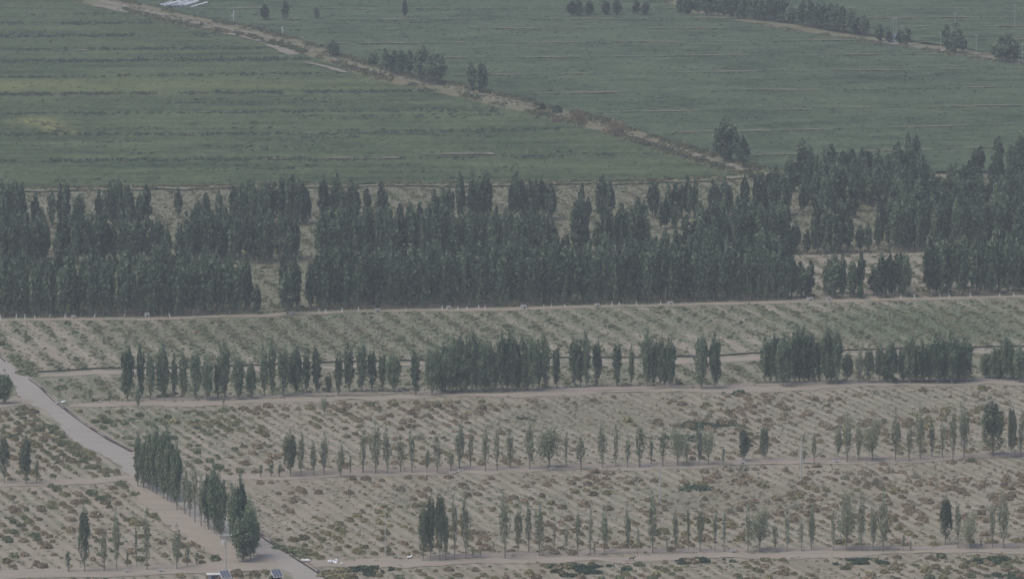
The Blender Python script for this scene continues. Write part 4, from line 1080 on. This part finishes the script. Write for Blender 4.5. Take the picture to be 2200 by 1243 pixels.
# ------------------------------------------------------------------ creeping dark patches on the sand
def patch(px, py, rx_px, ry_px, n, label, h=0.35, leaf=0.42, seed=0):
    rng = np.random.default_rng(900 + seed)
    gx, gy = G(px, py); s = S(py)
    rx = rx_px / s; ry = ry_px / (s * math.sin(math.radians(8.91) + math.atan((py - CY) / F_PX)))
    a = rng.random(n) * 6.283; r = np.sqrt(rng.random(n))
    lob = 1 + 0.28 * np.sin(a * 3 + seed) + 0.18 * np.sin(a * 7 + 2 * seed)
    x = np.cos(a) * r * rx * lob; y = np.sin(a) * r * ry * lob
    keep = noise2(x + gx, y + gy, 2.6, 905 + seed, 3) > -0.12
    x, y, r = x[keep], y[keep], r[keep]
    k = len(x)
    c = np.stack([x, y, 0.08 + h * (1 - 0.5 * r ** 2) * rng.random(k)], -1)
    v, f = quads_from(c, leaf * (0.6 + 0.8 * rng.random(k)), rng, 0.0, 1.2)
    o = obj('creeping_plants', mesh_np('creeping_plants', v, f, [M['patch']], tone=np.clip(0.5 + 0.25 * rng.normal(size=k), 0, 1)), None, (float(gx), float(gy), 0.02))
    tag(o, label, 'plants', 'dark creeping plant patches')
patch(1250, 1224, 78, 12, 2600, 'largest dark green creeping plant patch below the nearest track', seed=1)
patch(1505, 1205, 56, 6, 1300, 'narrow dark green creeping patch just below the nearest track', seed=2)
patch(1848, 1208, 52, 6, 1300, 'dark green creeping patch under the track below a broad tree', seed=3)
patch(2135, 1206, 48, 8, 1200, 'grey-green creeping patch below the track near the right edge', seed=4)
patch(2170, 1238, 40, 8, 1100, 'dark creeping patch in the bottom right corner', seed=5)
patch(795, 1228, 40, 8, 900, 'leafy dark green patch at the bottom right of the road', 0.9, seed=6)
patch(1515, 915, 66, 8, 1500, 'dark green creeping patch on the second sandy strip', seed=7)
patch(1110, 903, 30, 5, 500, 'small dark creeping patch on the weedy second strip', seed=8)
patch(1500, 1050, 42, 7, 520, 'faint green creeping patch on the nearest strip beside a pole', seed=9)
patch(1580, 846, 28, 5, 400, 'small dark patch right below the third tree belt', seed=10)
patch(1470, 942, 50, 7, 700, 'green patch behind broad trees of the second belt', seed=11)

# ------------------------------------------------------------------ pipes, channel, boxes
def line3(pts, z): 
    gx, gy = G([p[0] for p in pts], [p[1] for p in pts]); return [(float(a), float(b), z) for a, b in zip(gx, gy)]
pp = line3(PIPE, 0.22)
o = MB().tube(pp, 0.17, 7).build('irrigation_pipe', M['black'])
tag(o, 'long black irrigation pipe lying along the sandy track behind the third belt', 'pipe')
def channel(name, pts, label, w=0.9, wall=0.14, h=0.38):
    """concrete flume: two walls and a bed, shadow side and inside coloured dark"""
    P3 = line3(pts, 0.0)
    P2 = np.array([(a, b) for a, b, _ in P3]); d = np.gradient(P2, axis=0); d /= np.linalg.norm(d, axis=1)[:, None]
    nn = np.stack([-d[:, 1], d[:, 0]], -1)
    t = empty(name, (float(P2[0, 0]), float(P2[0, 1]), 0))
    o0 = P2[0]
    def rib(offa, offb, z0, z1, nm, mat):
        k = len(P2); v = []
        for i in range(k):
            for off, z in ((offa, z0), (offb, z0), (offb, z1), (offa, z1)):
                q = P2[i] + nn[i] * off - o0; v.append((q[0], q[1], z))
        f = []
        for i in range(k - 1):
            for j in range(4): f.append((i * 4 + j, i * 4 + (j + 1) % 4, (i + 1) * 4 + (j + 1) % 4, (i + 1) * 4 + j))
        f += [(3, 2, 1, 0), tuple((k - 1) * 4 + j for j in range(4))]
        obj(nm, mesh_np(nm, np.array(v), np.array(f), [mat]), t)
    rib(-w / 2 - wall, -w / 2, 0.02, h, 'channel_wall', M['shade_and_gate']); rib(w / 2, w / 2 + wall, 0.02, h, 'channel_wall', M['soil_bank'])
    rib(-w / 2, w / 2, 0.02, 0.10, 'channel_bed', M['shade_and_gate'])
    tag(t, label, 'channel')
channel('irrigation_channel', [(-30, 745), (0, 764), (15, 778)], 'short dark irrigation channel at the left edge above the road', 0.7)
channel('irrigation_channel', [(65, 815), (85, 830), (118, 862), (140, 879), (163, 897), (200, 923), (240, 948), (283, 970)], 'dark irrigation channel along the far stretch of the grey road', 0.6, 0.12, 0.34)
channel('irrigation_channel', [(545, 1140), (580, 1163), (620, 1188), (650, 1207), (680, 1226), (712, 1248), (745, 1270)], 'dark irrigation channel along the road at the bottom', 0.9)
def slab(px, py, d, label, rz=0.0, mat='pale', z=0.45, name='concrete_slab'):
    gx, gy = G(px, py)
    mb = MB().box((0, 0, 0), d, rz).box((0, 0, -d[2] / 2 - 0.06), (d[0] * 0.9, d[1] * 0.85, 0.12), rz)
    o = mb.build(name, M[mat], None, (float(gx), float(gy), z)); tag(o, label, 'slab')
slab(657, 1207, (1.4, 1.5, 0.14), 'pale slab bridging the roadside channel at the bottom', 0.3)
slab(622, 1193, (0.8, 0.5, 0.10), 'small white slab on the road edge by green bushes', 0.3, z=0.24)
slab(124, 869, (1.0, 0.6, 0.10), 'pale slab over the channel on the far road stretch', 0.4, 'concrete')
def sluice(px, py, w, h, label):
    """concrete outlet box: four walls round an open top, with a dark gate"""
    gx, gy = G(px, py)
    t = empty('outlet_box', (float(gx), float(gy), 0.03), 0.12)
    tk = 0.12
    b = MB(); b.box((0, -w * .4 + tk / 2, h / 2), (w, tk, h)); b.box((0, w * .4 - tk / 2, h / 2), (w, tk, h)); b.box((-w / 2 + tk / 2, 0, h / 2), (tk, w * .8 - 2 * tk - .004, h)); b.box((w / 2 - tk / 2, 0, h / 2), (tk, w * .8 - 2 * tk - .004, h))
    b.build('box_wall', M['concrete'], t)
    MB().box((w * 0.1, -w * .4 - 0.02, h * 0.35), (w * 0.35, 0.04, h * 0.45)).build('gate', M['shade_and_gate'], t)
    tag(t, label, 'concrete box', 'concrete outlet boxes')
for i, (a, b, w, h) in enumerate([(1112, 1192, 0.95, 0.5), (1575, 1186, 1.0, 0.5), (345, 1228, 0.9, 0.55), (272, 1229, 1.0, 0.45)]):
    sluice(a, b, w, h, '%s pale outlet box beside the nearest track, counted from the left' % ordinal([3, 4, 2, 1][i]))
for i, (a, b, w, h) in enumerate([(972, 1018, 1.0, 0.4), (990, 1012, 1.0, 0.4), (1187, 1008, 1.1, 0.4), (1393, 1002, 1.2, 0.4), (1594, 996, 1.3, 0.5), (1796, 993, 1.2, 0.45)]):
    sluice(a, b, w, h, '%s pale outlet box under the second belt, counted from the left' % ordinal(i + 1))
for i, (a, b, w, h) in enumerate([(158, 684, 1.0, 0.7), (316, 681, 1.1, 1.0), (628, 676, 0.9, 0.7), (810, 670, 1.1, 0.8), (964, 665, 1.1, 0.8), (1125, 663, 1.3, 0.9), (1283, 659, 1.1, 0.8), (1440, 654, 1.3, 0.7), (1740, 645, 1.4, 0.7), (1780, 644, 1.2, 0.6)]):
    sluice(a, b, w, h, '%s pale box from the left at the foot of the dense wood' % ordinal(i + 1))
def stake(px, py, label):
    gx, gy = G(px, py); b = MB(); h = 0.75 + 0.35 * random.random(); l = random.uniform(-.1, .1)
    b.tube([(0, 0, 0), (l, 0, h * 0.7), (l * 1.3, 0, h)], [0.14, 0.12, 0.05], 6); b.box((0, 0, 0.06), (0.42, 0.42, 0.12))
    tag(b.build('marker_post', M['pale'], None, (float(gx), float(gy), 0.03)), label, 'post', 'white posts along the wood')
for i, (a, b) in enumerate([(2, 686), (35, 684), (54, 684), (75, 684), (107, 681), (140, 682), (203, 681), (267, 680), (365, 681), (415, 672), (425, 672), (494, 673), (685, 671), (700, 671), (735, 669), (770, 668), (873, 669), (950, 665), (984, 665), (1003, 664), (1029, 663), (1042, 663), (1168, 661), (1185, 660), (1214, 660), (1315, 657), (1330, 657), (1368, 655), (1420, 655), (1935, 641), (1965, 640), (2020, 640), (2040, 639), (2085, 637), (2148, 637), (2178, 636)]):
    stake(a, b, '%s small white post from the left at the foot of the dense wood' % ordinal(i + 1))

# ------------------------------------------------------------------ poles
def pole(px, py, h, label, r=0.15, arm=0.0, mat='concrete', name='utility_pole', band=True):
    gx, gy = G(px, py)
    t = empty(name, (float(gx), float(gy), 0.02))
    MB().tube([(0, 0, 0), (0, 0, h * 0.5), (0, 0, h)], [r, r * 0.85, r * 0.65], 10).build('post', M[mat], t)
    if band: MB().tube([(0, 0, h * 0.42), (0, 0, h * 0.45)], r * 1.25, 10).build('clamp', M['steel'], t)
    if arm:
        a = MB().box((0, -0.10, h - 0.25), (arm, 0.09, 0.10)).build('crossarm', M['steel'], t)
        for k in (-0.46, -0.2, 0.2, 0.46):
            MB().tube([(k * arm, -0.10, h - 0.20), (k * arm, -0.10, h - 0.05), (k * arm, -0.10, h + 0.06)], [0.05, 0.07, 0.03], 6).build('insulator', M['porcelain'], a)
    tag(t, label, 'utility pole', 'concrete poles')
    return t
p0 = pole(485, 1236, 7.6, 'concrete pole with crossarm and hanging box by the solar panels', 0.16, 2.3)
arm = [c for c in p0.children if c.name.startswith('crossarm')][0]
MB().tube([(0, -0.1, 7.4), (0, -0.1, 7.62)], [0.09, 0.05], 6).build('insulator', M['porcelain'], arm)
bx = MB().box((-0.45, -0.05, 6.05), (0.5, 0.4, 0.75)).build('switch_box', M['pale'], p0)
MB().box((-0.33, -0.05, 6.48), (0.95, 0.08, 0.07)).build('bracket', M['steel'], bx)
MB().tube([(1.08, -0.1, 7.3), (1.0, -0.12, 6.7), (0.2, -0.16, 6.2)], 0.025, 5).build('cable', M['black'], p0)
pole(828, 1194, 8.9, 'thin grey pole on the nearest strip left of the dense poplars', 0.10, 0.0)
pole(1418, 1077, 8.4, 'grey pole rising beside the faint green patch of the nearest strip', 0.13, 0.0)
pole(1721, 1030, 8.4, 'grey concrete pole just below the second belt', 0.18, 0.0)
FP = [(1919, 76, 40, 'leftmost of two thin far poles behind the little hut'), (1925, 77, 38, 'right of two thin far poles behind the little hut'), (1937, 85, 55, 'short far pole behind a small dark tree'), (2021, 104, 70, 'pale pole left of the pair of dark trees top right'), (2097, 124, 75, 'pale pole between the dark trees at the top right'), (2196, 141, 94, 'pale pole at the right edge beside the last dark tree'), (2180, 60, 10, 'faint tall pole on the farthest green field'), (2052, 62, 28, 'faint pole on the far field behind the dark trees')]
for a, b, c, lab in FP: pole(a, b, (b - c) / S(b), lab, 0.085, 0.9, 'concrete', 'far_pole', False)
for a, b, c, lab, sgn in ((502, 46, 25, 'white pole with slanting side arm in the far field', -1), (607, 76, 60, 'small white pole beside the farm road at top left', 1)):
    gx, gy = G(a, b); h = (b - c) / S(b); t = empty('white_pole', (float(gx), float(gy), 0.3))
    MB().tube([(0, 0, 0), (0, 0, h)], [0.16, 0.12], 8).build('post', M['film'], t)
    MB().tube([(0, -0.1, h * 0.66), (sgn * 0.85, -0.1, h * 0.42)], 0.09, 6).build('side_arm', M['film'], t)
    MB().tube([(0, -0.1, h * 0.86), (-sgn * 0.5, -0.1, h * 0.92)], 0.07, 6).build('side_arm', M['film'], t)
    tag(t, lab, 'pole')

# ------------------------------------------------------------------ solar panels at the bottom edge
def solar(px, py, w, l, rz, top, label, cabinet=False):
    gx, gy = G(px, py)
    t = empty('solar_panel', (float(gx), float(gy), 0.05), rz)
    tilt = 0.42
    MB().tube([(0, 0, 0), (0, 0, top)], 0.07, 8).build('post', M['steel'], t)
    f = MB().box((0, 0, top), (w + 0.1, l + 0.1, 0.05), tilt=tilt).build('frame', M['pale'], t)
    for i in range(3):
        for j in range(2):
            cx_, cy_ = (-w / 3 + i * w / 3), (-l / 4 + j * l / 2)
            MB().box((cx_, cy_ * math.cos(tilt) - 0.04 * math.sin(tilt), top + cy_ * math.sin(tilt) + 0.04 * math.cos(tilt)), (w / 3 - 0.05, l / 2 - 0.05, 0.03), tilt=tilt).build('cell', M['panel'], f)
    tag(t, label, 'solar panel', 'solar panels at the bottom edge')
solar(595, 1247, 1.7, 2.3, 0.35, 1.35, 'tilted solar panel at the bottom edge nearest the road')
solar(484, 1249, 1.7, 2.3, 0.35, 1.35, 'tilted solar panel at the bottom edge beside the white cabinet')
gx, gy = G(460, 1247)
t = empty('control_cabinet', (float(gx), float(gy), 0.05), 0.1)
MB().box((0, 0, 0.6), (2.0, 1.0, 1.15)).build('cabinet_body', M['film_grey'], t)
MB().box((0, 0, 1.24), (2.7, 1.5, 0.12)).build('cabinet_roof', M['pale'], t)
MB().box((0.1, -0.52, 0.65), (1.2, 0.04, 0.8)).build('cabinet_door', M['panel'], t)
tag(t, 'white roofed cabinet at the bottom edge left of the pole', 'cabinet')

# scraps of white sheet
def scrap(px, py, s, seed, label):
    rng = np.random.default_rng(seed); gx, gy = G(px, py)
    k = 4; xs = np.linspace(-s / 2, s / 2, k + 1); ys = np.linspace(-s, s, k + 1)
    v = [(a + rng.normal() * s * .06, b + rng.normal() * s * .1, 0.05 + abs(rng.normal()) * 0.12 * s) for b in ys for a in xs]
    f = [(j * (k + 1) + i, j * (k + 1) + i + 1, (j + 1) * (k + 1) + i + 1, (j + 1) * (k + 1) + i) for j in range(k) for i in range(k) if rng.random() > 0.25]
    low = [(a, b, c - 0.02) for a, b, c in v]; n = len(v)
    f2 = [tuple(n + q for q in reversed(ff)) for ff in f]
    tag(obj('plastic_scrap', mesh_np('plastic_scrap', np.array(v + low), np.array(f + f2), [M['film']]), None, (float(gx), float(gy), 0.12)), label, 'scrap', 'white plastic scraps')
scrap(709, 1207, 0.9, 1, 'leftmost white plastic scrap beside the road at the bottom')
scrap(718, 1208, 1.2, 2, 'largest white plastic scrap beside the road at the bottom')
scrap(722, 1204, 0.7, 3, 'white plastic scrap farthest from the road edge, behind the large one')
scrap(735, 1211, 0.6, 4, 'rightmost white plastic scrap beside the road at the bottom')
scrap(137, 864, 0.9, 5, 'white plastic scrap by the channel slab on the far road')
scrap(216, 863, 0.6, 6, 'white plastic scrap among the leftmost shrub rows')
scrap(880, 1197, 0.9, 7, 'white plastic scrap left of the dense near poplars')

# ------------------------------------------------------------------ top left: plastic tunnels; top right: hut
def tunnel(px, py, length, w, mat, label, direction=(0.26, 0.966)):
    gx, gy = G(px, py); n = 8; v = []; rings = 9
    for k in range(rings):
        for j in range(n + 1):
            a = math.pi * j / n
            s = length * k / (rings - 1)
            sag = 0.93 + 0.07 * abs(math.sin(k * 1.57))
            v.append((direction[0] * s + direction[1] * math.cos(a) * w / 2, direction[1] * s - direction[0] * math.cos(a) * w / 2, 0.05 + math.sin(a) * w * 0.55 * sag))
    f = [(k * (n + 1) + j, k * (n + 1) + j + 1, (k + 1) * (n + 1) + j + 1, (k + 1) * (n + 1) + j) for k in range(rings - 1) for j in range(n)]
    m = len(v); inner = [(a * 0.995, b * 0.999, max(0.02, c - 0.05)) for a, b, c in v]
    f += [tuple(m + q for q in reversed(ff)) for ff in f[:]]
    t = empty('plastic_tunnel', (float(gx), float(gy), 0.05))
    obj('film', mesh_np('film', np.array(v + inner), np.array(f), [M[mat]], smooth=True), t)
    for s in (0, length):
        hp = [(direction[0] * s + direction[1] * math.cos(math.pi * j / 10) * w / 2, direction[1] * s - direction[0] * math.cos(math.pi * j / 10) * w / 2, 0.05 + math.sin(math.pi * j / 10) * w * 0.57) for j in range(11)]
        MB().tube(hp, 0.05, 5).build('hoop', M['steel'], t)
    tag(t, label, 'plastic tunnel', 'plastic tunnels at the top left')
tunnel(342, 15, 14, 1.6, 'film_grey', 'leftmost grey plastic tunnel at the top left')
tunnel(350, 15.5, 18, 1.3, 'film', 'long white plastic tunnel beside the leftmost grey one')
tunnel(357, 14, 16, 1.4, 'film', 'second white plastic tunnel from the left at the top')
for i, a in enumerate((367, 374, 381)):
    tunnel(a, 19 - i * .6, 17, 2.2, 'film_grey', '%s of the grey plastic tunnels in the middle of the group' % ordinal(i + 1))
tunnel(382, 10.5, 12, 1.4, 'film', 'white plastic tunnel behind the grey middle tunnels')
tunnel(392, 15.5, 17, 1.9, 'film', 'widest white plastic tunnel, second from the right')
tunnel(409, 18.5, 19, 1.2, 'film', 'rightmost narrow white plastic tunnel')
gx, gy = G(1921, 92)
t = empty('pump_hut', (float(gx), float(gy), 0.2), 0.1)
MB().box((0, 0, 1.1), (2.2, 2.4, 2.2)).build('wall', M['white_wall'], t)
MB().box((0, -0.05, 2.32), (2.8, 3.0, 0.2)).build('roof', M['blue_roof'], t)
MB().box((0.35, -1.23, 1.25), (0.6, 0.05, 0.75)).build('window', M['dark_hole'], t)
MB().box((-0.55, -1.23, 0.85), (0.7, 0.05, 1.6)).build('door', M['film_grey'], t)
tag(t, 'small white hut with blue roof among the far dark trees', 'hut')

# dark brown bushes and dry heaps along the farm road
for i, (a, b, h, w, mat, lab) in enumerate([(1242, 265, 30, 42, 'shrub_brown', 'brown leafless thicket beside the farm road, wider than its neighbours'), (1325, 290, 32, 50, 'shrub_brown', 'largest brown thicket beside the farm road'), (1197, 244, 17, 20, 'shrub_green', 'dark round bush above the farm road near its bend'), (1165, 237, 12, 14, 'weed', 'smallest dark bush above the farm road'), (1195, 264, 12, 26, 'shrub_brown', 'low brown bush below the farm road')]):
    s = S(b); gx, gy = G(a, b)
    n = 1500
    rng = np.random.default_rng(70 + i)
    W_, H_ = w / s, h / s
    d_ = rng.normal(size=(n, 3)); d_[:, 2] = np.abs(d_[:, 2]); d_ /= np.linalg.norm(d_, axis=1)[:, None]
    rr = (0.55 + 0.5 * rng.random(n)) * (1 + 0.2 * np.sin(d_[:, 0] * 6 + i) * np.sin(d_[:, 2] * 4))
    c = d_ * rr[:, None] * np.array([W_ / 2, W_ / 2, H_ * 0.95]); c[:, 2] = np.abs(c[:, 2]) + 0.1
    v, f = quads_from(c, 0.30 * (0.6 + 0.8 * rng.random(n)), rng, 0.4, 1.7)
    m_ = M['shrub_brown'] if mat == 'shrub_brown' else M['leaf_far']
    t = empty('roadside_bush', (float(gx), float(gy), 0.2))
    obj('foliage', mesh_np('foliage', v, f, [m_], tone=np.clip(0.25 + 0.25 * rng.normal(size=n), 0, 1)), t)
    st_ = MB()
    for k in range(9):
        aa = k * 0.7; st_.tube([(0, 0, 0), (math.cos(aa) * W_ * .2, math.sin(aa) * W_ * .2, H_ * .4), (math.cos(aa) * W_ * .35, math.sin(aa) * W_ * .35, H_ * .85)], [0.06, 0.04, 0.015], 4)
    st_.build('stem', M['twig'], t)
    tag(t, lab, 'bush', 'bushes along the farm road')

# ------------------------------------------------------------------ the dark animal on the nearest track
gx, gy = G(1358, 1205)
def dog(loc):
    verts = [((-0.02, 0, 0.52), 0.13), ((-0.34, 0, 0.54), 0.12), ((0.26, 0, 0.53), 0.14), ((0.42, 0, 0.62), 0.085), ((0.52, 0, 0.76), 0.075), ((0.64, 0, 0.74), 0.055), ((0.74, 0, 0.70), 0.035),
             ((-0.50, 0, 0.50), 0.03), ((-0.64, 0, 0.40), 0.02),
             ((0.27, 0.09, 0.40), 0.055), ((0.27, 0.10, 0.20), 0.035), ((0.29, 0.10, 0.02), 0.035), ((0.25, -0.09, 0.40), 0.055), ((0.22, -0.10, 0.20), 0.035), ((0.24, -0.10, 0.02), 0.035),
             ((-0.30, 0.10, 0.40), 0.07), ((-0.40, 0.10, 0.22), 0.038), ((-0.36, 0.10, 0.02), 0.035), ((-0.34, -0.10, 0.40), 0.07), ((-0.46, -0.10, 0.22), 0.038), ((-0.42, -0.10, 0.02), 0.035),
             ((0.50, 0.05, 0.86), 0.022), ((0.50, -0.05, 0.86), 0.022)]
    edges = [(0, 1), (0, 2), (2, 3), (3, 4), (4, 5), (5, 6), (1, 7), (7, 8), (2, 9), (9, 10), (10, 11), (2, 12), (12, 13), (13, 14), (1, 15), (15, 16), (16, 17), (1, 18), (18, 19), (19, 20), (4, 21), (4, 22)]
    me = bpy.data.meshes.new('dog'); me.from_pydata([v for v, _ in verts], edges, []); me.materials.append(M['fur'])
    o = obj('dog', me, None, loc)
    sk = o.modifiers.new('skin', 'SKIN'); sub = o.modifiers.new('sub', 'SUBSURF'); sub.levels = 2; sub.render_levels = 2
    for i, (v, r) in enumerate(verts): me.skin_vertices[0].data[i].radius = (r, r)
    me.skin_vertices[0].data[0].use_root = True
    return o
o = dog((float(gx), float(gy), 0.13))
tag(o, 'small dark dog standing on the nearest sandy track', 'dog')

# ------------------------------------------------------------------ haze
hz = MB().box((0, 0, (215 - 1.25) / 2), (12400, 12400, 216.25))
hm = bpy.data.materials.new('haze_air'); hm.use_nodes = True
hn = hm.node_tree.nodes; hn.clear()
ho = hn.new('ShaderNodeOutputMaterial'); hv = hn.new('ShaderNodeVolumePrincipled')
hv.inputs['Color'].default_value = (0.84, 0.92, 0.95, 1)
hv.inputs['Density'].default_value = 0.00020
hv.inputs['Anisotropy'].default_value = 0.1
hm.node_tree.links.new(hv.outputs[0], ho.inputs['Volume'])
hz_o = hz.build('haze', hm)
tag(hz_o, kind='stuff')
